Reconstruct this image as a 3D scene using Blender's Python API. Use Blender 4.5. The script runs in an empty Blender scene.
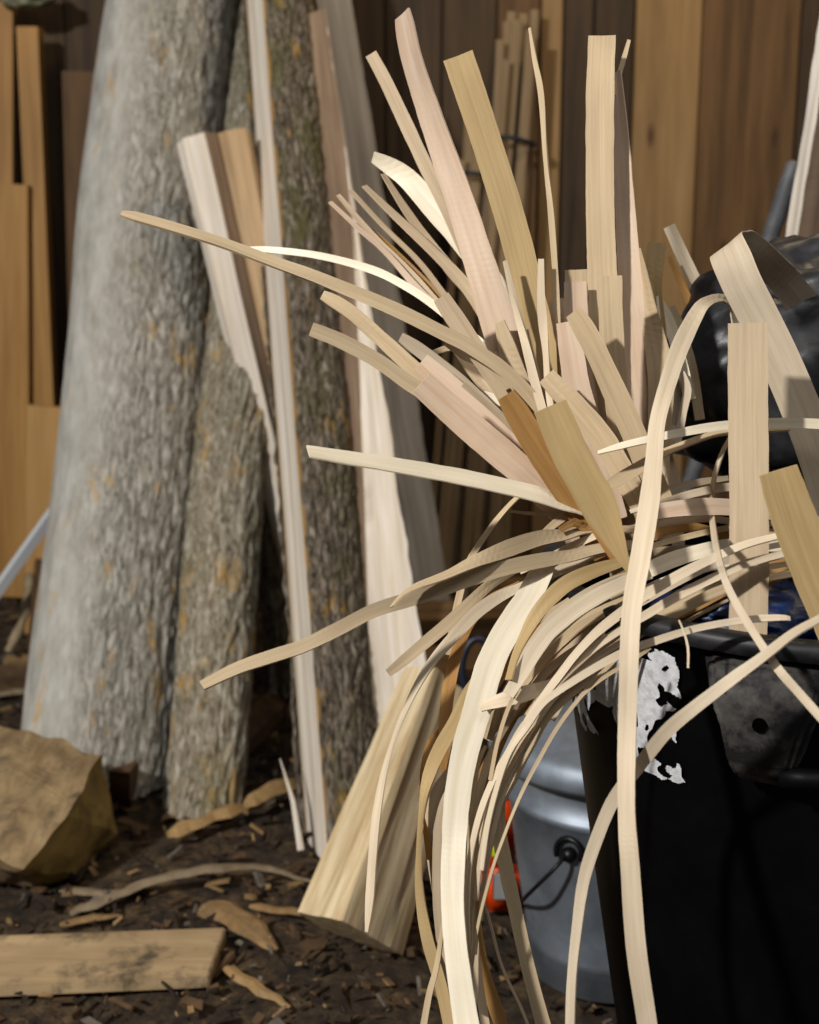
import bpy, bmesh, math, random
from mathutils import Vector, Matrix, noise
random.seed(7)
C = bpy.context.scene.collection
W, H, F = 819.0, 1024.0, 1300.0
PITCH = math.radians(12.0)
CAM = Vector((0, 0, 1.0))
FW = Vector((0, math.cos(PITCH), -math.sin(PITCH)))
UP = Vector((0, math.sin(PITCH), math.cos(PITCH)))
RT = Vector((1, 0, 0))

def ray(x, y):
    return FW + RT * ((x - W / 2) / F) - UP * ((y - H / 2) / F)
def at(x, y, d):                      # point at depth d
    return CAM + ray(x, y) * d
def hp(x, y, z=0.0):                  # point at height z
    r = ray(x, y); return CAM + r * ((z - CAM.z) / r.z)
def yp(x, y, Y):                      # point on the plane Y
    r = ray(x, y); return CAM + r * (Y / r.y)
def pix(p):
    v = p - CAM; d = v.dot(FW)
    return (W / 2 + F * v.x / d, H / 2 - F * v.dot(UP) / d)

# ------------------------------------------------------------------ materials
def srgb(r, g, b):
    f = lambda c: ((c / 255 + 0.055) / 1.055) ** 2.4 if c > 10 else c / 255 / 12.92
    return (f(r), f(g), f(b), 1)

class NT:
    def __init__(s, name):
        s.m = bpy.data.materials.new(name); s.m.use_nodes = True
        s.n = s.m.node_tree.nodes; s.l = s.m.node_tree.links
        s.b = s.n['Principled BSDF']
    def node(s, t, **k):
        n = s.n.new(t)
        for a, v in k.items():
            if hasattr(n, a): setattr(n, a, v)
            else: n.inputs[a].default_value = v
        return n
    def link(s, a, b): s.l.new(a, b)
    def coords(s, kind, scale):
        t = s.node('ShaderNodeTexCoord'); mp = s.node('ShaderNodeMapping')
        mp.inputs['Scale'].default_value = scale
        s.link(t.outputs[kind], mp.inputs[0])
        return mp
    def ramp(s, fac, stops):
        r = s.node('ShaderNodeValToRGB'); e = r.color_ramp.elements
        while len(e) > 1: e.remove(e[-1])
        e[0].position, e[0].color = stops[0]
        for p, c in stops[1:]:
            x = e.new(p); x.color = c
        s.link(fac, r.inputs[0]); return r
    def noise(s, vec, scale, detail=4, rough=0.6, dist=0.0):
        n = s.node('ShaderNodeTexNoise')
        n.inputs['Scale'].default_value = scale; n.inputs['Detail'].default_value = detail
        n.inputs['Roughness'].default_value = rough; n.inputs['Distortion'].default_value = dist
        s.link(vec.outputs[0], n.inputs['Vector']); return n
    def mix(s, fac, a, b, mode='MIX'):
        m = s.node('ShaderNodeMix', data_type='RGBA', blend_type=mode)
        for sock, v in ((m.inputs['Factor'], fac), (m.inputs[6], a), (m.inputs[7], b)):
            if hasattr(v, 'is_output') or isinstance(v, bpy.types.NodeSocket): s.link(v, sock)
            else: sock.default_value = v
        return m.outputs[2]
    def bump(s, h, strength, dist):
        b = s.node('ShaderNodeBump'); b.inputs['Strength'].default_value = strength
        b.inputs['Distance'].default_value = dist
        s.link(h, b.inputs['Height']); s.link(b.outputs[0], s.b.inputs['Normal']); return b

def wood(name, ca, cb, kind='Object', stretch=(60, 60, 2.5), rough=0.75, knots=False, dirt=0.0, bump=0.25, trans=0.0, contrast=(0.3, 0.7)):
    t = NT(name)
    v = t.coords(kind, stretch)
    n = t.noise(v, 1.0, 5, 0.65, 0.3)
    r = t.ramp(n.outputs[0], [(contrast[0], ca), (contrast[1], cb)])
    col = r.outputs[0]
    v2 = t.coords(kind, (6, 6, 1.2) if kind == 'Object' else (5, 14, 1))
    n2 = t.noise(v2, 1.0, 3, 0.5, 0.6)
    d = t.ramp(n2.outputs[0], [(0.3, (0.78, 0.76, 0.74, 1)), (0.65, (1.08, 1.06, 1.04, 1))])
    col = t.mix(1.0, col, d.outputs[0], 'MULTIPLY')
    if kind == 'UV':        # per-piece tone
        oi = t.node('ShaderNodeObjectInfo')
        rr = t.ramp(oi.outputs['Random'], [(0, (0.88, 0.87, 0.86, 1)), (0.5, (1, 0.985, 0.96, 1)), (1, (1.1, 1.07, 1.03, 1))])
        col = t.mix(1.0, col, rr.outputs[0], 'MULTIPLY')
    if knots:
        v3 = t.coords(kind, (9, 9, 3.2))
        vo = t.node('ShaderNodeTexVoronoi'); vo.inputs['Scale'].default_value = 1.0
        t.link(v3.outputs[0], vo.inputs['Vector'])
        k = t.ramp(vo.outputs['Distance'], [(0.05, (1, 1, 1, 1)), (0.13, (0, 0, 0, 1))])
        col = t.mix(k.outputs[0], col, (cb[0] * 0.25, cb[1] * 0.18, cb[2] * 0.15, 1))
    if dirt:
        v4 = t.coords(kind, (14, 14, 14))
        n4 = t.noise(v4, 1.0, 6, 0.7)
        k = t.ramp(n4.outputs[0], [(0.52, (0, 0, 0, 1)), (0.68, (dirt, dirt, dirt, 1))])
        col = t.mix(k.outputs[0], col, (0.05, 0.04, 0.03, 1))
    t.link(col, t.b.inputs['Base Color'])
    t.b.inputs['Roughness'].default_value = rough
    t.b.inputs['Specular IOR Level'].default_value = 0.3
    t.bump(n.outputs[0], bump, 0.0012 if kind == 'UV' else 0.002)
    if trans:
        tr = t.node('ShaderNodeBsdfTranslucent'); ms = t.node('ShaderNodeMixShader')
        ms.inputs[0].default_value = trans
        warm = t.mix(1.0, col, (1.0, 0.78, 0.45, 1), 'MULTIPLY')
        t.link(warm, tr.inputs['Color'])
        t.link(t.b.outputs[0], ms.inputs[1]); t.link(tr.outputs[0], ms.inputs[2])
        t.link(ms.outputs[0], t.n['Material Output'].inputs[0])
    return t.m

def bark(name, dark, mid, light, yellow=0.0, moss=0.0, smooth_x=None, sc=1.0, bstr=0.9):
    t = NT(name)
    v = t.coords('Object', (60 * sc, 60 * sc, 15 * sc))
    n1 = t.noise(v, 1.0, 5, 0.62, 0.8)
    n2 = t.noise(t.coords('Object', (150 * sc, 150 * sc, 45 * sc)), 1.0, 5, 0.65, 0.5)
    ab = t.node('ShaderNodeMath', operation='SUBTRACT'); ab.inputs[1].default_value = 0.5; t.link(n1.outputs[0], ab.inputs[0])
    ab2 = t.node('ShaderNodeMath', operation='ABSOLUTE'); t.link(ab.outputs[0], ab2.inputs[0])
    h = t.node('ShaderNodeMath', operation='MULTIPLY_ADD'); h.inputs[1].default_value = 2.6
    t.link(ab2.outputs[0], h.inputs[0]); t.link(n2.outputs[0], h.inputs[2])
    r = t.ramp(h.outputs[0], [(0.38, dark), (0.62, mid), (0.98, light)])
    col = r.outputs[0]
    height = h.outputs[0]
    if smooth_x is not None:
        g = t.node('ShaderNodeTexCoord'); sx = t.node('ShaderNodeSeparateXYZ'); t.link(g.outputs['Object'], sx.inputs[0])
        low = t.coords('Object', (7, 7, 3)); ln = t.noise(low, 1.0, 3)
        a = t.node('ShaderNodeMath', operation='MULTIPLY_ADD'); a.inputs[1].default_value = 0.10
        t.link(ln.outputs[0], a.inputs[0]); t.link(sx.outputs[0], a.inputs[2])
        mr = t.node('ShaderNodeMapRange'); mr.inputs['From Min'].default_value = smooth_x[0]; mr.inputs['From Max'].default_value = smooth_x[1]
        t.link(a.outputs[0], mr.inputs[0])
        sm = t.noise(t.coords('Object', (30, 30, 12)), 1.0, 5, 0.6)
        smc = t.ramp(sm.outputs[0], [(0.3, mid), (0.65, light)])
        col = t.mix(mr.outputs[0], smc.outputs[0], col)
        hm = t.node('ShaderNodeMath', operation='MULTIPLY'); t.link(height, hm.inputs[0]); t.link(mr.outputs[0], hm.inputs[1])
        height = hm.outputs[0]
    if yellow:
        n5 = t.noise(t.coords('Object', (15, 15, 7)), 1.0, 6, 0.75)
        k = t.ramp(n5.outputs[0], [(0.60 - yellow * 0.12, (0, 0, 0, 1)), (0.68 - yellow * 0.06, (0.8, 0.8, 0.8, 1))])
        col = t.mix(k.outputs[0], col, srgb(190, 148, 72))
    if moss:
        n6 = t.noise(t.coords('Object', (9, 9, 4)), 1.0, 5, 0.7)
        k = t.ramp(n6.outputs[0], [(0.5, (0, 0, 0, 1)), (0.66, (moss, moss, moss, 1))])
        col = t.mix(k.outputs[0], col, srgb(92, 92, 40))
    t.link(col, t.b.inputs['Base Color'])
    t.b.inputs['Roughness'].default_value = 0.9; t.b.inputs['Specular IOR Level'].default_value = 0.15
    t.bump(height, bstr, 0.006)
    return t.m

def plain(name, c, rough=0.5, metal=0.0, noise_amt=0.0, c2=None, scale=20, spec=0.5, bump=0.0, coat=0.0):
    t = NT(name)
    t.b.inputs['Base Color'].default_value = c
    if c2:
        n = t.noise(t.coords('Object', (scale, scale, scale)), 1.0, 6, 0.65)
        r = t.ramp(n.outputs[0], [(0.42, c), (0.68, c2)])
        t.link(r.outputs[0], t.b.inputs['Base Color'])
        if bump: t.bump(n.outputs[0], bump, 0.003)
    t.b.inputs['Roughness'].default_value = rough; t.b.inputs['Metallic'].default_value = metal
    t.b.inputs['Specular IOR Level'].default_value = spec
    if coat: t.b.inputs['Coat Weight'].default_value = coat
    return t.m

STR = dict(
    pale=wood('strip_pale', srgb(206, 190, 164), srgb(226, 213, 190), 'UV', (7, 240, 1), 0.6, trans=0.10),
    cream=wood('strip_cream', srgb(228, 218, 192), srgb(244, 238, 220), 'UV', (7, 240, 1), 0.5, trans=0.08),
    pink=wood('strip_pinkish', srgb(200, 172, 146), srgb(226, 208, 188), 'UV', (5, 110, 1), 0.75, trans=0.06),
    tan=wood('strip_tan', srgb(188, 168, 136), srgb(208, 190, 158), 'UV', (9, 420, 1), 0.7, trans=0.10),
    must=wood('strip_mustard', srgb(184, 158, 110), srgb(200, 176, 130), 'UV', (9, 420, 1), 0.7, trans=0.10),
    grey=wood('strip_greyish', srgb(180, 162, 134), srgb(204, 186, 160), 'UV', (7, 240, 1), 0.8, trans=0.06),
    amber=wood('strip_amber', srgb(166, 124, 70), srgb(194, 152, 94), 'UV', (7, 240, 1), 0.6, trans=0.22),  # deep yellow wood; also paints bounce and backlight on shaded strips
)
M_split = wood('split_white_wood', srgb(216, 202, 180), srgb(250, 244, 234), 'Object', (90, 90, 3), 0.8, bump=0.5)
M_split2 = wood('split_billet_wood', srgb(188, 160, 116), srgb(234, 218, 182), 'Object', (60, 60, 3), 0.8, bump=0.9, contrast=(0.36, 0.62))
M_weath = wood('weathered_split_wood', srgb(176, 168, 158), srgb(226, 220, 212), 'Object', (90, 90, 3), 0.85, bump=0.5)
M_brownface = wood('brown_split_wood', srgb(112, 92, 74), srgb(152, 130, 108), 'Object', (90, 90, 3), 0.85)
M_orange = wood('orange_pine', srgb(150, 108, 54), srgb(184, 142, 82), 'Object', (50, 50, 2), 0.6, knots=True)
M_tanpine = wood('tan_pine', srgb(178, 136, 80), srgb(198, 158, 100), 'Object', (50, 50, 2), 0.6)
M_wallA = wood('wall_plank_dark', srgb(42, 33, 24), srgb(84, 66, 46), 'Object', (28, 28, 1.6), 0.75, knots=True)
M_wallB = wood('wall_plank_brown', srgb(70, 50, 30), srgb(118, 88, 54), 'Object', (28, 28, 1.6), 0.7, knots=True)
M_wallC = wood('wall_plank_tan', srgb(126, 98, 60), srgb(160, 130, 88), 'Object', (24, 24, 1.4), 0.65, knots=True)
M_chunk = wood('old_firewood', srgb(112, 92, 64), srgb(164, 142, 106), 'Object', (30, 10, 30), 0.85, dirt=0.75, bump=0.8)
M_chunkend = wood('old_firewood_side', srgb(122, 102, 52), srgb(158, 136, 80), 'Object', (20, 20, 20), 0.85, dirt=0.7, bump=0.8)
M_plank = wood('dirty_plank_wood', srgb(158, 134, 100), srgb(190, 166, 128), 'Object', (4, 40, 40), 0.8, dirt=0.85)
M_chip = [wood('chip_wood_%s' % n, a, b, 'Object', (40, 40, 40), 0.9, dirt=0.5) for n, a, b in (
    ('tan', srgb(122, 96, 62), srgb(160, 132, 92)), ('dark', srgb(34, 26, 20), srgb(58, 46, 36)),
    ('brown', srgb(70, 52, 34), srgb(100, 78, 54)), ('grey', srgb(86, 80, 72), srgb(122, 114, 104)))]
M_bark1 = bark('bark_grey', srgb(84, 78, 68), srgb(150, 146, 136), srgb(192, 190, 182), yellow=0.12, smooth_x=(-0.03, 0.08), sc=1.0)
M_bark2 = bark('bark_yellowish', srgb(76, 68, 54), srgb(152, 142, 122), srgb(196, 190, 176), yellow=0.45, moss=0.35, sc=1.1)
M_bark3 = bark('bark_dark', srgb(30, 24, 18), srgb(108, 98, 84), srgb(164, 154, 140), yellow=0.15, moss=0.6, sc=1.15, bstr=1.0)
M_bark4 = bark('bark_darkest', srgb(20, 17, 14), srgb(70, 64, 56), srgb(110, 104, 94), sc=1.0)  # dark bark of the thin log in the gap

# ------------------------------------------------------------------ object helpers
def tag(o, label=None, cat=None, group=None, kind=None):
    if label: o['label'] = label
    if cat: o['category'] = cat
    if group: o['group'] = group
    if kind: o['kind'] = kind
    return o
def empty(name, loc):
    o = bpy.data.objects.new(name, None); o.location = loc; o.empty_display_size = 0.05; C.objects.link(o); return o
def obj(name, bm, mats, parent=None, smooth=False, frame=None):
    me = bpy.data.meshes.new(name); bmesh.ops.recalc_face_normals(bm, faces=bm.faces)
    bm.to_mesh(me); bm.free()
    for m in (mats if isinstance(mats, (list, tuple)) else [mats]): me.materials.append(m)
    if smooth:
        for p in me.polygons: p.use_smooth = True
    o = bpy.data.objects.new(name, me); C.objects.link(o)
    if frame is not None: o.matrix_world = frame
    if parent: o.parent = parent; o.matrix_parent_inverse = Matrix.Identity(4)
    return o
def local(bm, origin):
    bmesh.ops.translate(bm, vec=-Vector(origin), verts=bm.verts)
def axis_frame(p0, p1, roll=0.0):
    z = (p1 - p0).normalized()
    y = Vector((0, 1, 0)); x = y.cross(z).normalized(); y = z.cross(x).normalized()
    R = Matrix((x, y, z)).transposed().to_4x4()
    return Matrix.Translation(p0) @ R @ Matrix.Rotation(roll, 4, 'Z')

def log_bm(L, r0, r1, amp=0.004, seed=0.0, seg=150, dz=0.008, arc=None, wob=0.01, rough_right=False, fr=70):
    """round log along +Z; arc=(a0,a1) keeps only that part of the bark as a thick shell"""
    bm = bmesh.new(); n = int(L / dz); rings = []
    full = arc is None
    a0, a1 = arc if arc else (0, 2 * math.pi)
    k = seg if full else seg + 1
    for i in range(n + 1):
        z = L * i / n; r = r0 + (r1 - r0) * i / n; ring = []
        cx = wob * noise.noise(Vector((seed, z * 1.3, 3.1))); cy = wob * noise.noise(Vector((seed + 9, z * 1.3, 7.1)))
        for j in range(k):
            a = a0 + (a1 - a0) * j / seg
            c, s = math.cos(a), math.sin(a)
            q = Vector((c * r * fr + seed, s * r * fr, z * fr * 0.22))
            h = 1 - abs(noise.noise(q)) * 2.2
            h += 0.5 * noise.noise(q * 2.3)
            am = amp
            if rough_right: am = amp * (0.15 + 0.85 * min(1, max(0, (c + 0.35) * 1.6)))
            big = 0.03 * r * noise.noise(Vector((c * 2 + seed, s * 2, z * 3)))
            rr = r + am * h + big
            ring.append(bm.verts.new((c * rr + cx, s * rr + cy, z)))
        rings.append(ring)
    for i in range(n):
        for j in range(seg):
            b = (j + 1) % k
            bm.faces.new((rings[i][j], rings[i][b], rings[i + 1][b], rings[i + 1][j]))
    if full:
        bm.faces.new(rings[0][::-1]); bm.faces.new(rings[-1])
    return bm

def prism_bm(L, poly, mats=None, taper=(1, 1), jag=0.0, seed=0.0, n=60, sub=6, edge_jag=None, bow=0.0):
    """polygon cross-section swept along +Z, edges subdivided and roughened like split wood"""
    bm = bmesh.new(); rings = []; m = len(poly)
    for i in range(n + 1):
        f = i / n; z = L * f; s = taper[0] + (taper[1] - taper[0]) * f; ring = []
        for e in range(m):
            a = Vector(poly[e]); b = Vector(poly[(e + 1) % m])
            for k in range(sub):
                t = k / sub; p = (a + (b - a) * t) * s
                d = Vector((b.y - a.y, a.x - b.x)).normalized()
                q = jag * noise.noise(Vector((p.x * 90 + seed, p.y * 90, z * 3.5 + seed)))
                if k == 0 and edge_jag: q += edge_jag * (noise.noise(Vector((seed + e * 7, z * 7, 0))) + 0.5 * noise.noise(Vector((seed + e * 7, z * 31, 5)))) ; 
                p = p + d * q
                p.y += bow * math.sin(math.pi * f)
                ring.append(bm.verts.new((p.x, p.y, z)))
        rings.append(ring)
    K = m * sub
    for i in range(n):
        for j in range(K):
            fc = bm.faces.new((rings[i][j], rings[i][(j + 1) % K], rings[i + 1][(j + 1) % K], rings[i + 1][j]))
            if mats: fc.material_index = mats[j // sub]
    a = bm.faces.new(rings[0][::-1]); b = bm.faces.new(rings[-1])
    return bm

def rect(w, d, ox=0, oy=0):
    return [(-w / 2 + ox, -d / 2 + oy), (w / 2 + ox, -d / 2 + oy), (w / 2 + ox, d / 2 + oy), (-w / 2 + ox, d / 2 + oy)]

def lean(name, p0, p1, poly, mats, label, cat, group=None, ext=0.0, roll=0.0, **kw):
    p1 = p1 + (p1 - p0) * ext
    p0 = p0 - (p1 - p0).normalized() * 0.05
    fr = axis_frame(p0, p1, roll); L = (p1 - p0).length
    midx = kw.pop('midx', None); warp = kw.pop('warp', None)
    bm = prism_bm(L, poly, midx, **kw)
    if warp: warp(bm, L)
    lift(bm, fr)
    o = obj(name, bm, mats, frame=fr)
    return tag(o, label, cat, group)
def lift(bm, fr):
    """cut the foot off level with the ground: vertices below it slide up along the piece"""
    ax = fr.to_3x3() @ Vector((0, 0, 1))
    if ax.z < 0.2:
        z = min((fr @ v.co).z for v in bm.verts)
        if z < 0: fr.translation.z -= z
        return fr
    for v in bm.verts:
        z = (fr @ v.co).z
        if z < 0.0: v.co.z += -z / ax.z
    return fr

def tube_bm(pts, r, seg=10, bm=None, caps=True):
    bm = bm or bmesh.new(); rings = []
    up = Vector((0.03, 0.1, 1)); px = None
    for i, p in enumerate(pts):
        t = (pts[min(i + 1, len(pts) - 1)] - pts[max(i - 1, 0)]).normalized()
        if px is None: px = t.cross(up).normalized()
        px = (px - t * px.dot(t)).normalized()
        y = t.cross(px); rr = r[i] if isinstance(r, (list, tuple)) else r
        rings.append([bm.verts.new(p + px * rr * math.cos(2 * math.pi * k / seg) + y * rr * math.sin(2 * math.pi * k / seg)) for k in range(seg)])
    for i in range(len(pts) - 1):
        for k in range(seg):
            bm.faces.new((rings[i][k], rings[i][(k + 1) % seg], rings[i + 1][(k + 1) % seg], rings[i + 1][k]))
    if caps: bm.faces.new(rings[0][::-1]); bm.faces.new(rings[-1])
    return bm
def lathe_bm(prof, seg=96, bm=None):
    bm = bm or bmesh.new(); rings = []
    for r, z in prof:
        if r < 1e-5: rings.append([bm.verts.new((0, 0, z))] * seg)
        else: rings.append([bm.verts.new((r * math.cos(2 * math.pi * k / seg), r * math.sin(2 * math.pi * k / seg), z)) for k in range(seg)])
    for i in range(len(prof) - 1):
        for k in range(seg):
            vs = []
            for v in (rings[i][k], rings[i][(k + 1) % seg], rings[i + 1][(k + 1) % seg], rings[i + 1][k]):
                if v not in vs: vs.append(v)
            if len(vs) > 2: bm.faces.new(vs)
    return bm
def box_bm(c, s, bevel=0.0, rot=None, bm=None):
    b2 = bmesh.new(); bmesh.ops.create_cube(b2, size=1)
    bmesh.ops.scale(b2, vec=s, verts=b2.verts)
    if bevel: bmesh.ops.bevel(b2, geom=b2.edges[:], offset=bevel, segments=3, affect='EDGES')
    if rot: bmesh.ops.rotate(b2, matrix=rot, verts=b2.verts)
    bmesh.ops.translate(b2, vec=c, verts=b2.verts)
    if bm is None: return b2
    me = bpy.data.meshes.new('t'); b2.to_mesh(me); bm.from_mesh(me); bpy.data.meshes.remove(me); b2.free(); return bm
def spline(pts, step):
    P = [Vector(p) for p in pts]; out = []
    for i in range(len(P) - 1):
        a = P[max(i - 1, 0)]; b = P[i]; c = P[i + 1]; d = P[min(i + 2, len(P) - 1)]
        if i == 0: a = b * 2 - c
        if i == len(P) - 2: d = c * 2 - b
        n = max(2, int((c - b).length / step))
        for k in range(n):
            t = k / n; t2 = t * t; t3 = t2 * t
            out.append(0.5 * ((2 * b) + (c - a) * t + (2 * a - 5 * b + 4 * c - d) * t2 + (3 * b - a - 3 * c + d) * t3))
    out.append(P[-1]); return out

# ------------------------------------------------------------------ setting
WALLY = 3.5
bm = bmesh.new(); nx, ny = 220, 260
X0, X1, Y0, Y1 = -2.6, 2.6, -0.8, 3.7
grid = []
for j in range(ny + 1):
    row = []
    for i in range(nx + 1):
        x = X0 + (X1 - X0) * i / nx; y = Y0 + (Y1 - Y0) * j / ny
        z = -0.012 + 0.010 * noise.noise(Vector((x * 5, y * 5, 0))) + 0.008 * noise.noise(Vector((x * 19, y * 19, 2)))
        row.append(bm.verts.new((x, y, z)))
    grid.append(row)
for j in range(ny):
    for i in range(nx): bm.faces.new((grid[j][i], grid[j][i + 1], grid[j + 1][i + 1], grid[j + 1][i]))
t = NT('dirt_floor')
n1 = t.noise(t.coords('Object', (22, 22, 22)), 1.0, 8, 0.75); n2 = t.noise(t.coords('Object', (70, 70, 70)), 1.0, 6, 0.8)
c1 = t.ramp(n1.outputs[0], [(0.35, srgb(30, 23, 16)), (0.5, srgb(74, 58, 40)), (0.66, srgb(120, 100, 70))])
c2 = t.ramp(n2.outputs[0], [(0.35, (0.5, 0.5, 0.5, 1)), (0.7, (1.5, 1.45, 1.35, 1))])
t.link(t.mix(1.0, c1.outputs[0], c2.outputs[0], 'MULTIPLY'), t.b.inputs['Base Color'])
t.b.inputs['Roughness'].default_value = 0.9; t.bump(n2.outputs[0], 1.0, 0.012)
tag(obj('floor', bm, t.m, smooth=True), kind='structure')

# wall of vertical boards at px borders, each with its own tone
bm = bmesh.new()
def xw(px): return (px - W / 2) / F * (WALLY * math.cos(PITCH) - 0.45 * math.sin(PITCH))
edges = [-560, -430, -330, -240, -150, -60, 16, 66, 130, 215, 300, 385, 442, 497, 540, 562, 594, 634, 700, 800, 905, 1010, 1130, 1250, 1380, 1500]
tone = [0, 1, 0, 1, 0, 0, 0, 0, 1, 0, 0, 0, 0, 1, 2, 0, 0, 2, 1, 0, 0, 1, 0, 1, 0]
for i in range(len(edges) - 1):
    a, b = xw(edges[i]) + 0.002, xw(edges[i + 1]) - 0.002
    off = 0.018 if tone[i] == 2 else random.uniform(-0.006, 0.006)
    k = len(bm.faces)
    box_bm(((a + b) / 2, WALLY + 0.02 - off, 1.45), (b - a, 0.03, 3.1), 0.002, bm=bm)
    bm.faces.ensure_lookup_table()
    for f in bm.faces[k:]: f.material_index = tone[i]
k = len(bm.faces); box_bm((0, WALLY + 0.07, 1.45), (6, 0.04, 3.1), 0, bm=bm)
bm.faces.ensure_lookup_table()
for f in bm.faces[k:]: f.material_index = 0
tag(obj('wall_back', bm, [M_wallA, M_wallB, M_wallC]), kind='structure')

# ------------------------------------------------------------------ logs and rails
def biglog(name, p0, p1, r0, r1, mat, label, **kw):
    p0 = p0 - (p1 - p0).normalized() * 0.07
    fr = axis_frame(p0, p1); bm = log_bm((p1 - p0).length, r0, r1, **kw)
    for v in bm.verts: pass
    lift(bm, fr)
    return tag(obj(name, bm, mat, smooth=True, frame=fr), label, 'log')
b = hp(100, 770); tp = yp(170, 0, 3.22)
biglog('log', b, tp + (tp - b) * 0.08, 0.145, 0.146, M_bark1, 'thickest grey barked log leaning on the wall, furthest left of the logs', amp=0.006, rough_right=True, seed=1.3, seg=220, dz=0.006, wob=0.02)
b = hp(203, 800); tp = yp(268, 0, 3.30)
biglog('log', b, tp + (tp - b) * 0.08, 0.067, 0.078, M_bark2, 'thinner log with yellow-stained rough bark, between the thickest log and the split pole', amp=0.006, seed=5.1, wob=0.03, dz=0.006)
b = hp(287, 690); tp = yp(262, 200, 3.2)
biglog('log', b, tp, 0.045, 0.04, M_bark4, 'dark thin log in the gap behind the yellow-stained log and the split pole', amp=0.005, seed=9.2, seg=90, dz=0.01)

# split pole: pale split face left, bark right
b = hp(338, 850); tp = yp(272, 0, 2.98); b = b - (tp - b).normalized() * 0.06; fr = axis_frame(b, tp)
L = (tp - b).length * 1.34; r0 = 0.070; r1 = 0.082; c = 0.034; al = math.radians(26)
ang = math.pi + al; half = math.acos(c / r0)
bm = bmesh.new(); rings = []; n = 150
a0 = ang + half; a1 = ang - half + 2 * math.pi
for i in range(n + 1):
    f = i / n; r = r0 + (r1 - r0) * f - 0.002; ring = []
    for k in range(25):
        a = a0 + (a1 - a0) * k / 24
        ring.append(bm.verts.new((r * math.cos(a), r * math.sin(a), L * f)))
    A = ring[-1].co.copy(); B = ring[0].co.copy()
    nn = Vector((math.cos(ang), math.sin(ang), 0))
    for k in range(1, 10):
        q = A.lerp(B, k / 10); q.z = L * f
        ring.append(bm.verts.new(q + nn * (0.003 * noise.noise(Vector((q.x * 60, q.y * 60, L * f * 2))) + 0.003)))
    rings.append(ring)
K = len(rings[0])
for i in range(n):
    for k in range(K):
        bm.faces.new((rings[i][k], rings[i][(k + 1) % K], rings[i + 1][(k + 1) % K], rings[i + 1][k])).material_index = 1 if k in (22, 23, 24, K - 1, 0, 1) else 0
bm.faces.new(rings[0][::-1]); bm.faces.new(rings[-1]); lift(bm, fr)
M_camb = wood('inner_bark', srgb(150, 112, 58), srgb(190, 154, 96), 'Object', (60, 60, 10), 0.85)
pole = tag(obj('split_pole', bm, [M_split, M_camb], frame=fr), 'half-split pole with a bright pale left face and dark mossy bark', 'split log')
bb = log_bm(L, r0, r1, amp=0.007, seed=3.3, seg=130, dz=0.007, arc=(a0, a1), wob=0.0, fr=85)
lift(bb, fr); o = obj('bark', bb, M_bark3, pole, smooth=True); o['label'] = 'dark furrowed bark with green moss'
sm = o.modifiers.new('s', 'SOLIDIFY'); sm.thickness = 0.006; sm.offset = -1
# splinter torn loose low on the pole
bm = tube_bm([Vector((-0.055, -0.05, 0.06)), Vector((-0.062, -0.056, 0.14)), Vector((-0.078, -0.062, 0.21))], [0.006, 0.004, 0.0008], 6)
obj('splinter', bm, M_split, pole)

# grooved rail with a forked top
p0 = hp(345, 735); p1 = at(214, 136, 2.64)
g = [(-0.078, 0.0), (-0.060, -0.032), (-0.012, -0.040), (0.012, -0.012), (0.030, -0.018), (0.066, -0.008), (0.072, 0.03), (0.0, 0.05)]
o = lean('split_rail', p0, p1, g, [M_split, M_brownface, wood('rail_tan_face', srgb(168, 138, 100), srgb(206, 180, 144), 'Object', (90, 90, 3), 0.8)],
     'split rail with a deep groove and sawn blunt top, propped across the logs', 'split rail', midx=[0, 0, 1, 2, 2, 2, 0, 0], taper=(0.55, 1.0), jag=0.004, seed=2.0, n=110, sub=4)

# ragged rail right of the pole: its pale face narrows to nothing towards the top
def ridge_warp(bm, L):
    for v in bm.verts:
        f = v.co.z / L; s_ = 1.3 + (0.45 - 1.3) * f
        x = v.co.x / s_; g = min(1, max(0, (f - 0.12) / 0.66)) ** 1.3
        xr, x0, x1 = -0.022, -0.062, 0.068; xn = xr + (0.066 - xr) * g
        x = x0 + (x - x0) * (xn - x0) / (xr - x0) if x < xr else xn + (x - xr) * (x1 - xn) / (x1 - xr)
        v.co.x = x * s_
p0 = hp(401, 838); p1 = yp(311, 15, 2.90)
lean('split_rail', p0, p1, [(-0.062, 0.0), (-0.022, -0.035), (0.068, -0.02), (0.05, 0.03)], [M_brownface, M_split],
     'split rail with brown left side and ragged pale edge, right of the mossy pole', 'split rail', midx=[0, 1, 1, 0], warp=ridge_warp, taper=(1.3, 0.45), jag=0.004, edge_jag=0.008, seed=6.0, n=160, sub=4)
# pale grey board behind
p0 = hp(432, 628); p1 = yp(330, 0, 3.40)
lean('split_board', p0, p1, [(-0.062, 0.03), (-0.035, -0.018), (0.058, -0.022), (0.052, 0.03)], [M_brownface, M_weath],  # left side's shade is put into its brown colour
     'long pale grey split board leaning furthest right of the pale leaning pieces', 'board', midx=[0, 1, 1, 1], taper=(1.0, 0.9), jag=0.004, edge_jag=0.006, seed=8.0, n=120, sub=4, ext=0.2)

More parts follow.
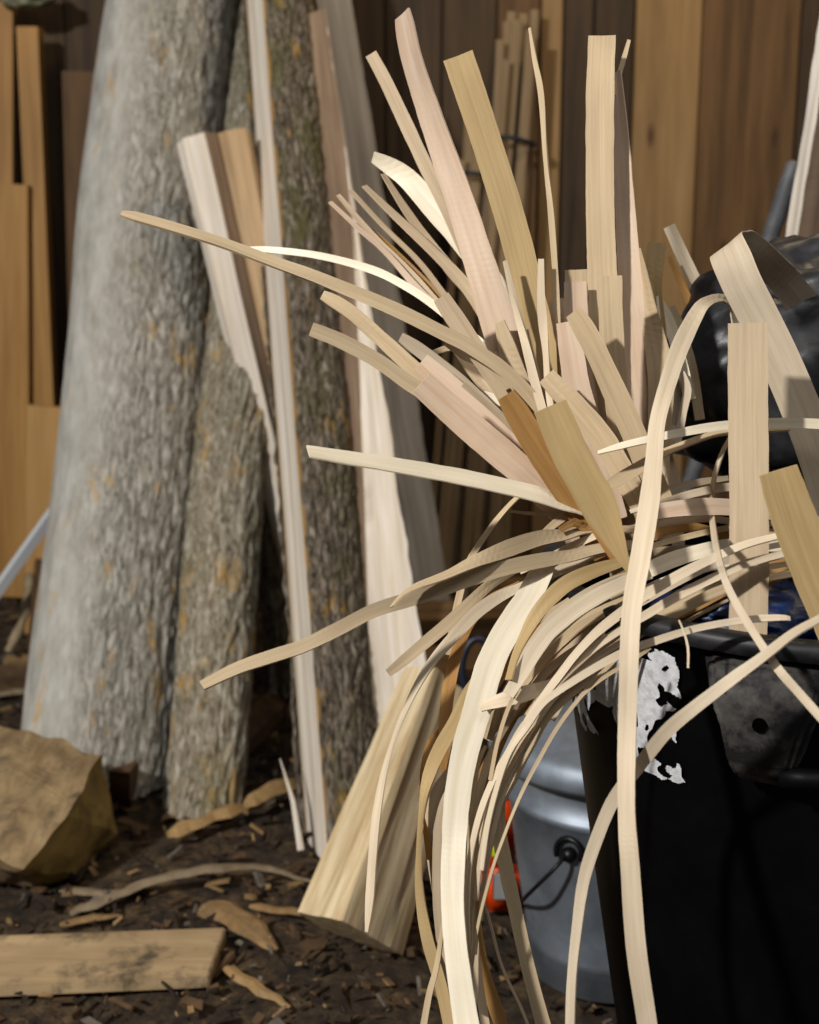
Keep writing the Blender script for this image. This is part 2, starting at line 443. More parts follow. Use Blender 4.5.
# boards on the far left
def board(px0, y0, px1, y1, Y, w, mat, label, name='board', d=0.03, ext=0, Yb=None):
    p0 = yp(px0, y0, Yb or Y); p1 = yp(px1, y1, Y)
    fr = axis_frame(p0, p1); bm = prism_bm((p1 - p0).length, rect(w, d), jag=0.0008, n=20, sub=3)
    return tag(obj(name, bm, mat, frame=fr), label, 'board', 'boards standing against the wall at the left')
board(54, 600, 30, 28, 3.40, 0.053, M_orange, 'orange pine stud with a knot, second board from the left edge', 'pine_stud', 0.05)
board(4, 590, 3, -140, 3.44, 0.056, M_orange, 'orange stud rising out of the top left corner', 'pine_stud', 0.03)
o = board(11, 596, 8, 184, 3.36, 0.105, M_orange, 'wide orange board with a sawn top edge at the left edge of the photo', 'pine_board', 0.02)
board(44, 634, 47, 406, 3.18, 0.092, M_tanpine, 'plain light tan board standing low beside the thickest log', 'pine_board', 0.02)
board(96, 596, 84, 72, 3.44, 0.105, M_wallB, 'dark brown board with a slanted top, behind the thickest log', 'old_board', 0.025)
board(33, 660, 42, 560, 3.12, 0.03, M_wallB, 'short dark brown board end below the light tan board', 'old_board', 0.02)
# greenish cloth lump top left
bm = bmesh.new(); bmesh.ops.create_icosphere(bm, subdivisions=4, radius=1)
for v in bm.verts:
    q = v.co.copy(); s = 1 + 0.25 * noise.noise(q * 2.3) + 0.1 * noise.noise(q * 6)
    v.co = Vector((q.x * 0.075 * s, q.y * 0.05 * s, q.z * 0.034 * s))
p = yp(26, -6, 3.36)
o = obj('cloth_bundle', bm, plain('greenish_cloth', srgb(120, 122, 92), 0.9, c2=srgb(176, 172, 148), scale=30, bump=0.6), smooth=True); o.location = p
tag(o, 'pale green crumpled cloth resting on top of the pine stud', 'cloth')
# metal bar bottom left
p0 = yp(-50, 658, 2.75); p1 = yp(62, 500, 2.95)
fr = axis_frame(p0, p1)
o = obj('metal_bar', prism_bm((p1 - p0).length, [(-0.014, -0.002), (-0.005, -0.010), (0.013, 0.004), (0.011, 0.007), (-0.005, -0.004), (-0.012, 0.002)], n=6, sub=2),
        plain('brushed_steel', srgb(206, 210, 214), 0.5, 0.1), frame=fr)
tag(o, 'angled grey metal bar crossing the lower left boards', 'metal bar')
# pale crooked stick under the bar
pts = spline([yp(30, 575, 3.0), yp(27, 600, 2.96), yp(21, 625, 2.92), yp(8, 652, 2.88)], 0.01)
tag(obj('crooked_stick', tube_bm(pts, [0.011 + 0.005 * math.sin(i) * 0.4 for i in range(len(pts))], 8), wood('stick_wood', srgb(134, 118, 92), srgb(172, 154, 124), stretch=(60, 60, 8)), smooth=True),
    'short pale crooked stick standing under the metal bar', 'stick')

# bundle of thin slats tied with dark cord against the wall
bun = empty('slat_bundle', yp(470, 560, 3.3))
inv = bun.location.copy()
sl = [(436, 600, 478, 150, .03), (444, 590, 492, 120, .028), (452, 600, 470, 100, .03), (462, 600, 505, 60, .028), (470, 600, 518, 20, .03), (480, 600, 524, 14, .026),
      (488, 600, 531, 30, .028), (496, 600, 508, 22, .028), (502, 600, 535, 10, .024), (474, 590, 500, 40, .022), (425, 600, 462, 160, .022), (455, 600, 512, 12, .026)]
Mslat = wood('old_slat_wood', srgb(112, 92, 66), srgb(160, 138, 106), stretch=(70, 70, 3))
for i, (xa, ya, xb, yb, w) in enumerate(sl):
    Y = 3.36 + 0.035 * (i % 3)
    p0 = yp(xa, ya, Y - 0.09); p1 = yp(xb, yb, Y)
    fr = Matrix.Translation(-inv) @ axis_frame(p0, p1)
    obj('slat', prism_bm((p1 - p0).length, rect(w * 0.85, 0.009), jag=0.0006, n=16, sub=2, seed=i), Mslat, bun, frame=fr)
for (cx, cy, wd) in ((509, 141, 46), (473, 176, 44)):
    ptsc = []
    for k in range(25):
        a = 2 * math.pi * k / 24
        p = yp(cx, cy, 3.38) + Vector((math.cos(a) * wd / F * 3.4 / 2 * 1.05, math.sin(a) * 0.075, -0.008 * math.cos(a) + 0.003 * math.sin(3 * a)))
        ptsc.append(p - inv)
    obj('cord', tube_bm(ptsc, 0.006, 8, caps=False), plain('dark_blue_cord', srgb(22, 24, 34), 0.6), bun, smooth=True)
tag(bun, 'bundle of thin old slats tied with dark cord, standing against the back wall', 'slat bundle')

# ------------------------------------------------------------------ firewood and floor pieces
def chunk(name, pts, mats, label, cat='firewood', amp=0.006, cuts=3, pick=None, seed=0):
    bm = bmesh.new()
    for p in pts: bm.verts.new(p)
    bmesh.ops.convex_hull(bm, input=bm.verts)
    bmesh.ops.delete(bm, geom=[v for v in bm.verts if not v.link_faces], context='VERTS')
    cen = sum((v.co for v in bm.verts), Vector()) / len(bm.verts)
    base = cen.copy(); base.z = min(v.co.z for v in bm.verts)
    if pick:
        for f in bm.faces:
            nrm = f.normal if f.normal.dot(f.calc_center_median() - cen) > 0 else -f.normal
            f.material_index = pick(nrm)
    bmesh.ops.subdivide_edges(bm, edges=bm.edges[:], cuts=cuts, use_grid_fill=True)
    bmesh.ops.triangulate(bm, faces=bm.faces[:])
    bmesh.ops.subdivide_edges(bm, edges=bm.edges[:], cuts=2, use_grid_fill=True)
    for v in bm.verts:
        if v.co.z > 0.004:
            v.co += Vector((noise.noise(v.co * 14 + Vector((seed, 0, 0))), noise.noise(v.co * 14 + Vector((0, 5, seed))), noise.noise(v.co * 22 + Vector((seed, 9, 0))))) * amp
    local(bm, base); o = obj(name, bm, mats); o.location = base
    return tag(o, label, cat)
# large chunk at the left edge
top = [hp(-60, 722, .16), hp(0, 724, .17), hp(45, 735, .17), hp(100, 756, .165), hp(70, 815, .13), hp(25, 868, .085), hp(-60, 840, .09)]
low = [hp(118, 832, .03), hp(112, 842, 0), hp(75, 877, 0), hp(34, 888, 0), hp(-60, 870, 0), hp(60, 800, 0) + Vector((0, .12, 0)), hp(-60, 800, 0) + Vector((0, .1, 0))]
o = chunk('firewood_chunk', top + low, [M_chunk, M_chunkend], 'big weathered firewood chunk on the ground at the left edge, below the thickest log',
          amp=0.012, cuts=5, pick=lambda n: 1 if n.x > 0.35 else 0, seed=2)
# small block beside log foot
chunk('firewood_block', [hp(108, 770, .11), hp(130, 772, .11), hp(131, 806, .0), hp(112, 806, .0), hp(112, 800, 0) + Vector((0, .1, 0)), hp(130, 800, 0) + Vector((0, .1, 0)), hp(130, 772, .11) + Vector((0, .06, 0))],
      M_chip[2], 'small dark block wedged between the big chunk and the thickest log', cuts=2, seed=5)
# plank lying front left
zt = 0.022
A = [hp(-90, 938, zt), hp(226, 927, zt), hp(209, 974, zt), hp(-90, 987, zt)]
bm = bmesh.new(); tv = [bm.verts.new(p) for p in A]; bv = [bm.verts.new(Vector((p.x, p.y, 0))) for p in A]
bm.faces.new(tv); bm.faces.new(bv[::-1])
for i in range(4): bm.faces.new((tv[i], tv[(i + 1) % 4], bv[(i + 1) % 4], bv[i]))
bmesh.ops.bevel(bm, geom=bm.edges[:], offset=0.002, segments=2, affect='EDGES')
base = sum(A, Vector()) / 4; base.z = 0; local(bm, base)
o = obj('plank', bm, M_plank); o.location = base; tag(o, 'flat dirty pale plank lying across the ground in the front left', 'plank')
# billet in the middle foreground
top0 = at(439, 700, 1.985); b0 = hp(352, 968, 0.0) + Vector((0, 0, .02))
fr = axis_frame(b0, top0)
bl = [(-0.080, 0.014), (-0.026, -0.058), (0.082, 0.024), (0.05, 0.066), (-0.035, 0.066)]
bm = prism_bm((top0 - b0).length, bl, [0, 0, 0, 0, 0], taper=(1.0, 0.66), jag=0.005, seed=4.4, n=60, sub=9)
fr.translation.z -= min((fr @ v.co).z for v in bm.verts)
o = obj('split_billet', bm, M_split2, frame=fr); tag(o, 'fresh triangular billet of pale yellow wood leaning back in front of the rails', 'billet')
# firewood heap behind it
def fw(px, py, L, r, ang, label, mat, seed, z=0.0, tri=False):
    p = hp(px, py, z); d = Vector((math.cos(ang), math.sin(ang), 0))
    p0 = p - d * L / 2 + Vector((0, 0, r * 0.9)); p1 = p + d * L / 2 + Vector((0, 0, r * 0.9))
    poly = [(r * 1.1 * math.cos(a), r * math.sin(a)) for a in ((0.3, 1.6, 2.7, 3.9, 5.3) if not tri else (0.2, 2.2, 4.4))]
    z_ = (p1 - p0).normalized(); x_ = Vector((0, 0, 1)).cross(z_).normalized(); y_ = z_.cross(x_)
    fr = Matrix.Translation(p0) @ Matrix((x_, y_, z_)).transposed().to_4x4()
    bm = prism_bm(L, poly, jag=0.005, seed=seed, n=30, sub=4)
    if z == 0: lift(bm, fr)
    return tag(obj('firewood_log', bm, mat, frame=fr), label, 'firewood', 'split firewood lying on the ground')
Mf = wood('firewood_brown', srgb(98, 74, 46), srgb(146, 114, 76), dirt=0.4, bump=0.6)
fw(462, 640, 0.42, 0.055, 0.08, 'brown split log lying flat near the wall, behind the drooping strips', Mf, 1)
fw(458, 700, 0.26, 0.07, 0.3, 'stout split log lying behind the pale yellow billet', Mf, 2)
fw(440, 600, 0.5, 0.035, -0.03, 'narrow brown log lying highest against the wall behind the strips', Mf, 3, z=0.05)
fw(252, 742, 0.2, 0.04, 1.3, 'dark short log in the shade between the yellow-stained log and the pole', M_chip[2], 4)
fw(-5, 690, 0.34, 0.03, 0.1, 'low dark log lying on the ground behind the big chunk', M_chip[2], 6)
fw(40, 668, 0.16, 0.018, 0.2, 'small tan stick lying beside the foot of the thickest log', M_chip[0], 7)

def sliver(pts, w, h, mat, label, name='wood_sliver', seed=0):
    """irregular splinter following ground pixels"""
    P = spline([hp(x, y, z) for x, y, z in pts], 0.012); n = len(P); bm = bmesh.new(); rings = []
    for i, p in enumerate(P):
        t_ = (P[min(i + 1, n - 1)] - P[max(i - 1, 0)]).normalized(); s = Vector((0, 0, 1)).cross(t_).normalized()
        f = min(1, 0.55 + 6 * i / n, 0.25 + 2.2 * (n - 1 - i) / n) * (0.85 + 0.35 * noise.noise(Vector((i * 0.25, seed, 0))))
        p = p + s * 0.006 * noise.noise(Vector((i * 0.5, seed, 9)))
        ring = [p - s * w * f, p - s * w * 0.3 * f + Vector((0, 0, h * f)), p + s * w * 0.6 * f + Vector((0, 0, h * 0.8 * f)), p + s * w * f, p - Vector((0, 0, h * 0.3))]
        rings.append([bm.verts.new(q) for q in ring])
    for i in range(n - 1):
        for k in range(5): bm.faces.new((rings[i][k], rings[i][(k + 1) % 5], rings[i + 1][(k + 1) % 5], rings[i + 1][k]))
    bm.faces.new(rings[0][::-1]); bm.faces.new(rings[-1])
    base = sum(P, Vector()) / n; base.z = 0; local(bm, base); o = obj(name, bm, mat); o.location = base
    return tag(o, label, 'wood scrap', 'wood scraps lying on the ground')
Msl = wood('sliver_wood', srgb(138, 108, 66), srgb(182, 152, 106), stretch=(30, 30, 30), dirt=0.5)
Msg = wood('sliver_grey', srgb(112, 98, 78), srgb(150, 134, 110), stretch=(30, 30, 30), dirt=0.4)
sliver([(168, 836, .01), (200, 824, .015), (232, 812, .02), (262, 806, .012)], 0.016, 0.016, Msl, 'flat tan splinter on the ground at the foot of the yellow-stained log', seed=1)
sliver([(246, 806, .03), (272, 792, .035), (300, 784, .03), (316, 778, .02)], 0.018, 0.02, Msl, 'pale splinter touching the left foot of the split pole', seed=2)
sliver([(70, 914, .004), (110, 898, .012), (150, 882, .02), (205, 870, .028), (262, 868, .02), (318, 884, .01)], 0.014, 0.006, Msg, 'long curved grey bark strip arching over the ground behind the plank', 'bark_strip', 3)
sliver([(60, 890, .002), (110, 893, .004), (150, 888, .004)], 0.012, 0.005, Msg, 'short grey bark scrap under the long curved bark strip', 'bark_strip', 4)
sliver([(205, 905, .004), (240, 920, .006), (275, 950, .004)], 0.03, 0.008, M_chip[0], 'broad flat brown bark scrap between the plank and the billet', 'bark_scrap', 5)
sliver([(226, 968, .004), (252, 985, .006), (290, 1008, .004)], 0.012, 0.008, Msl, 'thin brown splinter right of the plank end', seed=6)
sliver([(250, 906, .004), (290, 912, .008), (330, 912, .004)], 0.010, 0.006, M_chip[0], 'narrow splinter lying against the left foot of the billet', seed=7)
sliver([(60, 925, .004), (95, 918, .006), (120, 916, .004)], 0.010, 0.006, M_chip[0], 'small brown scrap just behind the middle of the plank', seed=8)
sliver([(-40, 700, .004), (20, 692, .01), (70, 690, .004)], 0.014, 0.008, Msg, 'pale grey stick lying behind the big chunk near the thickest log', seed=9)

# uncountable litter of chips and bark crumbs
bm = bmesh.new()
for i in range(16000):
    x = random.uniform(-1.9, 1.7); y = 0.9 + 2.6 * random.random() ** 1.2
    s = random.choice([0.003, 0.004, 0.005, 0.006, 0.008, 0.010, 0.015]) * random.uniform(0.7, 1.5)
    l, w, h = s * random.uniform(1, 3.6), s * random.uniform(0.5, 1), s * random.uniform(0.15, 0.5)
    R = Matrix.Rotation(random.uniform(0, 6.28), 3, 'Z') @ Matrix.Rotation(random.uniform(-0.6, 0.6), 3, 'Y') @ Matrix.Rotation(random.uniform(-0.5, 0.5), 3, 'X')
    z = 0.001 + h * 0.3 + (0.006 if random.random() < .3 else 0)
    vs = []
    for sx, sy, sz in ((-1, -1, -1), (1, -1, -1), (1, 1, -1), (-1, 1, -1), (-1, -1, 1), (1, -1, 1), (1, 1, 1), (-1, 1, 1)):
        q = Vector((sx * l / 2 * random.uniform(0.6, 1), sy * w / 2 * random.uniform(0.5, 1), sz * h / 2))
        vs.append(bm.verts.new(R @ q + Vector((x, y, z))))
    mi = random.choices([0, 1, 2, 3], [0.16, 0.42, 0.32, 0.10])[0]
    for f in ((0, 1, 2, 3), (4, 5, 6, 7), (0, 1, 5, 4), (1, 2, 6, 5), (2, 3, 7, 6), (3, 0, 4, 7)):
        bm.faces.new([vs[k] for k in f]).material_index = mi
tag(obj('wood_litter', bm, M_chip), 'dark litter of wood chips, bark crumbs and dirt on the ground', 'wood chips', kind='stuff')

# ------------------------------------------------------------------ black bin
BC = Vector((0.375, 1.163, 0)); BT = 0.70
def br(z): return 0.125 + (0.240 - 0.125) * (z / BT) ** 0.9
M_bin = plain('black_plastic', (0.0012, 0.0012, 0.0016, 1), 0.5, c2=(0.003, 0.003, 0.004, 1), scale=14, spec=0.10)
M_dusty = plain('dusty_black_plastic', srgb(26, 25, 26), 0.7, c2=srgb(92, 88, 84), scale=30, bump=0.4, spec=0.3)
binr = tag(empty('rubbish_bin', BC), 'big black plastic bin with a torn white sticker, holding the wooden strips', 'bin')
prof = [(0.0, 0.0), (br(0), 0.0)] + [(br(BT * k / 14), BT * k / 14) for k in range(1, 14)]
prof += [(0.239, 0.684), (0.246, 0.686), (0.246, 0.689), (0.252, 0.691), (0.253, 0.698), (0.251, 0.702), (0.245, 0.702), (0.234, 0.694), (br(.60) - .005, 0.60), (br(.3) - .005, .3), (br(.02) - .005, .02), (0, .02)]
obj('bin_body', lathe_bm(prof, 128), M_bin, binr, smooth=True)
# dusty rim ring
obj('rim', lathe_bm([(0.2365, 0.7025), (0.2455, 0.7035), (0.2520, 0.7035), (0.2560, 0.6990), (0.2550, 0.6890), (0.2520, 0.6880), (0.2520, 0.694), (0.2400, 0.6965), (0.2365, 0.7025)], 128),
    plain('scuffed_rim_plastic', srgb(16, 16, 19), 0.5, c2=srgb(52, 52, 56), scale=24, spec=0.4), binr, smooth=True)
# handle boss: find angle where px (770,715) hits the bin
def bin_hit(x, y):
    r = ray(x, y); best = None
    t_ = 0.6
    while t_ < 1.6:
        p = CAM + r * t_; q = p - BC
        if 0 < q.z < BT and math.hypot(q.x, q.y) <= br(q.z): return p
        t_ += 0.001
    return None
hb = bin_hit(768, 712); ah = math.atan2(hb.y - BC.y, hb.x - BC.x)
outd = Vector((math.cos(ah), math.sin(ah), 0)); sd = Vector((-math.sin(ah), math.cos(ah), 0))
bm = bmesh.new(); zt_, zb_ = 0.682, hb.z - 0.050
def bpnt(s, z, o_): q = outd * (br(z) + o_) + sd * s; return bm.verts.new(Vector((q.x, q.y, z)))
st = [(zt_, 0.052, 0.012), (0.668, 0.050, 0.026), (0.65, 0.046, 0.033), (hb.z, 0.038, 0.036), (zb_ + 0.016, 0.029, 0.038), (zb_, 0.022, 0.030), (zb_ - 0.006, 0.018, 0.0)]
rr_ = [[bpnt(-w, z, -0.008), bpnt(-w * 0.8, z, o_), bpnt(w * 0.8, z, o_), bpnt(w, z, -0.008)] for z, w, o_ in st]
for i in range(len(rr_) - 1):
    for k in range(3): bm.faces.new((rr_[i][k], rr_[i][k + 1], rr_[i + 1][k + 1], rr_[i + 1][k]))
bm.faces.new(rr_[0]); bm.faces.new(rr_[-1])
bmesh.ops.bevel(bm, geom=[e for e in bm.edges if len(e.link_faces) == 2], offset=0.004, segments=3, affect='EDGES')
hs = obj('handle_bracket', bm, M_dusty, binr, smooth=True); hs['label'] = 'dusty grey moulded handle bracket'
q = outd * (br(hb.z) + 0.0365) + Vector((0, 0, hb.z + 0.002))
bm = bmesh.new()
bmesh.ops.create_cone(bm, cap_ends=True, segments=24, radius1=0.0055, radius2=0.0055, depth=0.003)
bmesh.ops.transform(bm, matrix=Matrix.Translation(q) @ outd.to_track_quat('Z', 'Y').to_matrix().to_4x4(), verts=bm.verts)
obj('bolt_hole_disc', bm, plain('hole_shade_black', (0.001, 0.001, 0.001, 1), 1.0, spec=0.0), hs, smooth=False)  # solid black disc paints the dark inside of the hole
# curved grip bar going right from the bracket foot
gp_ = []
for k in range(14):
    a = ah + 0.06 + 0.075 * k; z = zb_ + 0.01 + 0.004 * math.sin(k * .3)
    gp_.append(Vector((math.cos(a) * (br(z) + 0.034), math.sin(a) * (br(z) + 0.034), z)))
obj('handle', tube_bm(gp_, 0.008, 10), M_bin, binr, smooth=True)
# torn sticker
def inpoly(p, poly):
    x, y = p; c_ = False; j = len(poly) - 1
    for i in range(len(poly)):
        xi, yi = poly[i]; xj, yj = poly[j]
        if (yi > y) != (yj > y) and x < (xj - xi) * (y - yi) / (yj - yi) + xi: c_ = not c_
        j = i
    return c_
P1 = [(622, 642), (642, 646), (658, 649), (678, 657), (684, 698), (676, 696), (662, 691), (666, 700), (677, 707), (665, 712), (660, 722), (651, 736), (640, 752), (654, 757), (669, 765), (678, 768), (681, 762), (687, 784),
      (675, 780), (658, 775), (646, 769), (630, 768), (619, 751), (618, 728), (614, 706), (600, 702), (591, 706), (593, 720), (601, 735), (589, 728), (582, 704), (578, 669), (587, 657)]
P2 = [(668, 735), (678, 728), (680, 742)]
bm = bmesh.new(); gv = {}
a_0, a_1 = math.radians(180), math.radians(290); NA, NZ = 520, 240
def sv(i, j):
    if (i, j) not in gv:
        a = a_0 + (a_1 - a_0) * i / NA; z = 0.45 + 0.235 * j / NZ; r = br(z) + 0.0030
        gv[(i, j)] = bm.verts.new((r * math.cos(a), r * math.sin(a), z))
    return gv[(i, j)]
for i in range(NA):
    for j in range(NZ):
        a = a_0 + (a_1 - a_0) * (i + .5) / NA; z = 0.45 + 0.235 * (j + .5) / NZ; r = br(z)
        w_ = Vector((r * math.cos(a), r * math.sin(a), z)); px_ = pix(w_ + BC)
        jx = 6 * noise.noise(w_ * 90); jy = 5 * noise.noise(w_ * 90 + Vector((7, 7, 7)))
        pj = (px_[0] + jx, px_[1] + jy)
        keep = inpoly(pj, P1) or inpoly(pj, P2)
        if keep and noise.noise(w_ * 42 + Vector((4, 2, 3))) + 0.5 * noise.noise(w_ * 130) < -0.40: keep = False
        if keep: bm.faces.new((sv(i, j), sv(i + 1, j), sv(i + 1, j + 1), sv(i, j + 1)))
o = obj('torn_sticker', bm, plain('torn_paper', srgb(214, 216, 218), 0.7, c2=srgb(176, 176, 180), scale=120, bump=0.4), binr); o['label'] = 'torn remains of a white paper sticker'

# ------------------------------------------------------------------ things in the bin
def lump(name, c, r, mat, label, cat, seed, amp=0.12, crease=0.06, sub=5):
    bm = bmesh.new(); bmesh.ops.create_icosphere(bm, subdivisions=sub, radius=1)
    for v in bm.verts:
        q = v.co.copy()
        s = 1 + amp * noise.noise(q * 1.6 + Vector((seed, 0, 0))) - crease * (1 - abs(noise.noise(q * 3.1 + Vector((0, seed, 0)))) * 3) * 0.5 + crease * 0.35 * abs(noise.noise(Vector((q.x * 7, q.y * 7, q.z * 2.5 + seed))))
        v.co = Vector((q.x * r[0] * s, q.y * r[1] * s, q.z * r[2] * s))
    o = obj(name, bm, mat, smooth=True); o.location = c
    return tag(o, label, cat)
M_bag = plain('black_bag_plastic', (0.010, 0.010, 0.012, 1), 0.42, c2=(0.024, 0.024, 0.027, 1), scale=60, spec=0.5, bump=0.25)
lump('plastic_bag', at(812, 376, 1.38), (0.160, 0.11, 0.146), M_bag, 'shiny black plastic bag bulging out of the top of the bin', 'bag', 4.2, amp=0.10, crease=0.13)
lump('blue_sack', at(750, 612, 1.15), (0.085, 0.06, 0.028), plain('blue_plastic', srgb(10, 26, 62), 0.4, c2=srgb(16, 42, 92), scale=50, bump=0.5), 'blue plastic sack showing inside the bin under the strips', 'sack', 8.1, crease=0.12)
# grey pipe and board on the right
p1 = yp(795, 161, 2.2); dirp = (p1 - yp(767, 247, 2.23)).normalized(); p0 = p1 - dirp * ((p1.z - 0.01) / dirp.z)
pts = [p0.lerp(p1, k / 20) for k in range(20)] + [p0.lerp(p1, 0.995), p1]
tag(obj('metal_pipe', tube_bm(pts, [0.0145] * 20 + [0.013, 0.007], 20), plain('dull_grey_pipe', srgb(92, 94, 98), 0.6, 0.3, c2=srgb(126, 126, 128), scale=20), smooth=True),
    'dull grey pipe standing slanted behind the shiny black bag', 'pipe')
p1 = yp(838, -60, 2.0); q1 = yp(788, 262, 2.0); d_ = (q1 - p1).normalized(); p0 = p1 + d_ * ((p1.z - 0.01) / -d_.z)
lean('rough_board', p0, p1, [(-0.014, -0.02), (-0.004, -0.042), (0.12, -0.005), (0.1, 0.03), (0.0, 0.01)], [M_split, M_brownface],
     'rough board with a pale edge and brown face at the right edge, beside the pipe', 'board', midx=[0, 1, 1, 1, 0], jag=0.004, edge_jag=0.004, seed=12, n=120, sub=4)
# bark log at the lower right corner
b = Vector((0.405, 0.80, 0)); tp = Vector((0.47, 0.86, 0.42))
biglog('short_log', b, tp, 0.055, 0.05, M_bark2, 'grey barked log peeking in at the bottom right corner, in front of the bin', amp=0.004, seed=15, seg=110)

# ------------------------------------------------------------------ galvanised can with lid
KC = Vector((0.276, 1.66, 0))
t = NT('galvanised_steel')
n_ = t.noise(t.coords('Object', (9, 9, 9)), 1.0, 6, 0.6)
r_ = t.ramp(n_.outputs[0], [(0.3, srgb(110, 118, 128)), (0.7, srgb(172, 182, 194))]); t.link(r_.outputs[0], t.b.inputs['Base Color'])
t.b.inputs['Metallic'].default_value = 0.75; t.b.inputs['Roughness'].default_value = 0.42; t.b.inputs['Roughness'].default_value = 0.55; M_galv = t.m
M_dark = plain('dark_iron', srgb(24, 24, 28), 0.4, 0.5)
can = empty('steel_can', KC)
obj('can_body', lathe_bm([(0, 0.0), (0.104, 0.0), (0.108, 0.003), (0.110, 0.045), (0.114, 0.049), (0.112, 0.055), (0.128, 0.16), (0.140, 0.255), (0.146, 0.259), (0.148, 0.265), (0.146, 0.271), (0.140, 0.275), (0.142, 0.30), (0.143, 0.33), (0.138, 0.335), (0.0, 0.335)], 96), M_galv, can, smooth=True)
lid = obj('lid', lathe_bm([(0.160, 0.318), (0.167, 0.318), (0.169, 0.324), (0.163, 0.345), (0.152, 0.356), (0.140, 0.358), (0.132, 0.366), (0.10, 0.378), (0.05, 0.384), (0.0, 0.386), (0.0, 0.380), (0.10, .372), (0.15, .345), (0.160, 0.318)], 96), M_galv, can, smooth=True)
obj('lid_handle', tube_bm(spline([Vector((-0.05, 0, 0.383)), Vector((-0.045, 0, 0.405)), Vector((0, 0, 0.415)), Vector((0.045, 0, 0.405)), Vector((0.05, 0, 0.383))], 0.006), 0.005, 8), M_dark, lid, smooth=True)
def can_hit(x, y):
    r = ray(x, y); t_ = 1.2
    while t_ < 2.4:
        p = CAM + r * t_; q = p - KC
        if 0 < q.z < .27 and math.hypot(q.x, q.y) <= 0.106 + 0.036 * q.z / .27: return p - KC
        t_ += 0.001
e = can_hit(571, 850)
od = Vector((e.x, e.y, 0)).normalized(); se = Vector((-od.y, od.x, 0))
ear = tube_bm([e + od * 0.006 + se * 0.018 * math.cos(a) + Vector((0, 0, 0.020 * math.sin(a) - 0.002)) for a in [k * math.pi / 9 - 0.3 for k in range(12)]], 0.004, 8)
bmesh.ops.create_icosphere(ear, subdivisions=2, radius=0.011, matrix=Matrix.Translation(e + od * 0.006 - Vector((0, 0, 0.004))))
earo = obj('handle_ear', ear, M_dark, can, smooth=True)
e2 = can_hit(524, 905); 
obj('bail', tube_bm(spline([e + od * 0.010, e + od * 0.024 + Vector((-0.012, 0, -0.016)), Vector((e.x - .045, e.y + .015, e.z - .062)) + od * .02, Vector((-0.125, -0.02, 0.10)), Vector((-0.13, 0.04, 0.08))], 0.008), 0.0028, 8), M_dark, can, smooth=True)
tag(can, 'grey galvanised steel can with lid and wire bail, behind the left of the bin', 'metal can')

# orange tool beside the can
TB = hp(500, 914, 0)
tool = empty('power_tool', TB)
Mo = plain('orange_plastic', srgb(226, 72, 14), 0.4); Mb = plain('tool_black_plastic', srgb(18, 18, 20), 0.5)
bm = box_bm((-0.005, 0.03, 0.125), (0.055, 0.06, 0.15), 0.012, Matrix.Rotation(0.15, 3, 'Y'))
box_bm((-0.002, 0.02, 0.040), (0.060, 0.07, 0.07), 0.014, bm=bm)
obj('housing', bm, Mo, tool, smooth=True)
obj('rear_handle', tube_bm(spline([Vector((-0.03, 0.0, 0.19)), Vector((-0.012, -0.03, 0.222)), Vector((0.02, -0.02, 0.20)), Vector((0.034, -0.01, 0.12)), Vector((0.038, -0.01, 0.05)), Vector((0.045, -0.01, 0.01))], 0.01), 0.009, 10), Mb, tool, smooth=True)
obj('side_panel', box_bm((0.0, -0.018, 0.055), (0.026, 0.006, 0.045), 0.003), plain('grey_panel', srgb(150, 150, 148), 0.5), tool)
obj('badge', box_bm((-0.008, -0.004, 0.105), (0.012, 0.012, 0.016), 0.002), plain('lime_badge', srgb(190, 220, 30), 0.5), tool)
obj('vent', box_bm((-0.010, -0.008, 0.152), (0.018, 0.02, 0.024), 0.003), Mb, tool)
tag(tool, 'orange and black power tool half hidden between the strips and the steel can', 'power tool')
# dark hose loop seen through the strips
c_ = at(478, 668, 2.25)
hp_ = [c_ + Vector((0.028 * math.cos(a), 0.01 * math.sin(a), 0.05 * math.sin(a))) for a in [k * math.pi / 12 for k in range(25)]]
fall = [c_ + Vector((0.028, 0, 0)), c_ + Vector((0.05, 0.0, -0.14)), Vector((c_.x + 0.07, c_.y, 0.012))]
bm = tube_bm(hp_, 0.007, 8, caps=False); tube_bm(spline(fall, 0.02), 0.007, 8, bm)
tag(obj('hose', bm, plain('dark_blue_rubber', srgb(20, 26, 44), 0.4), smooth=True), 'dark blue hose loop glimpsed through the drooping strips', 'hose')

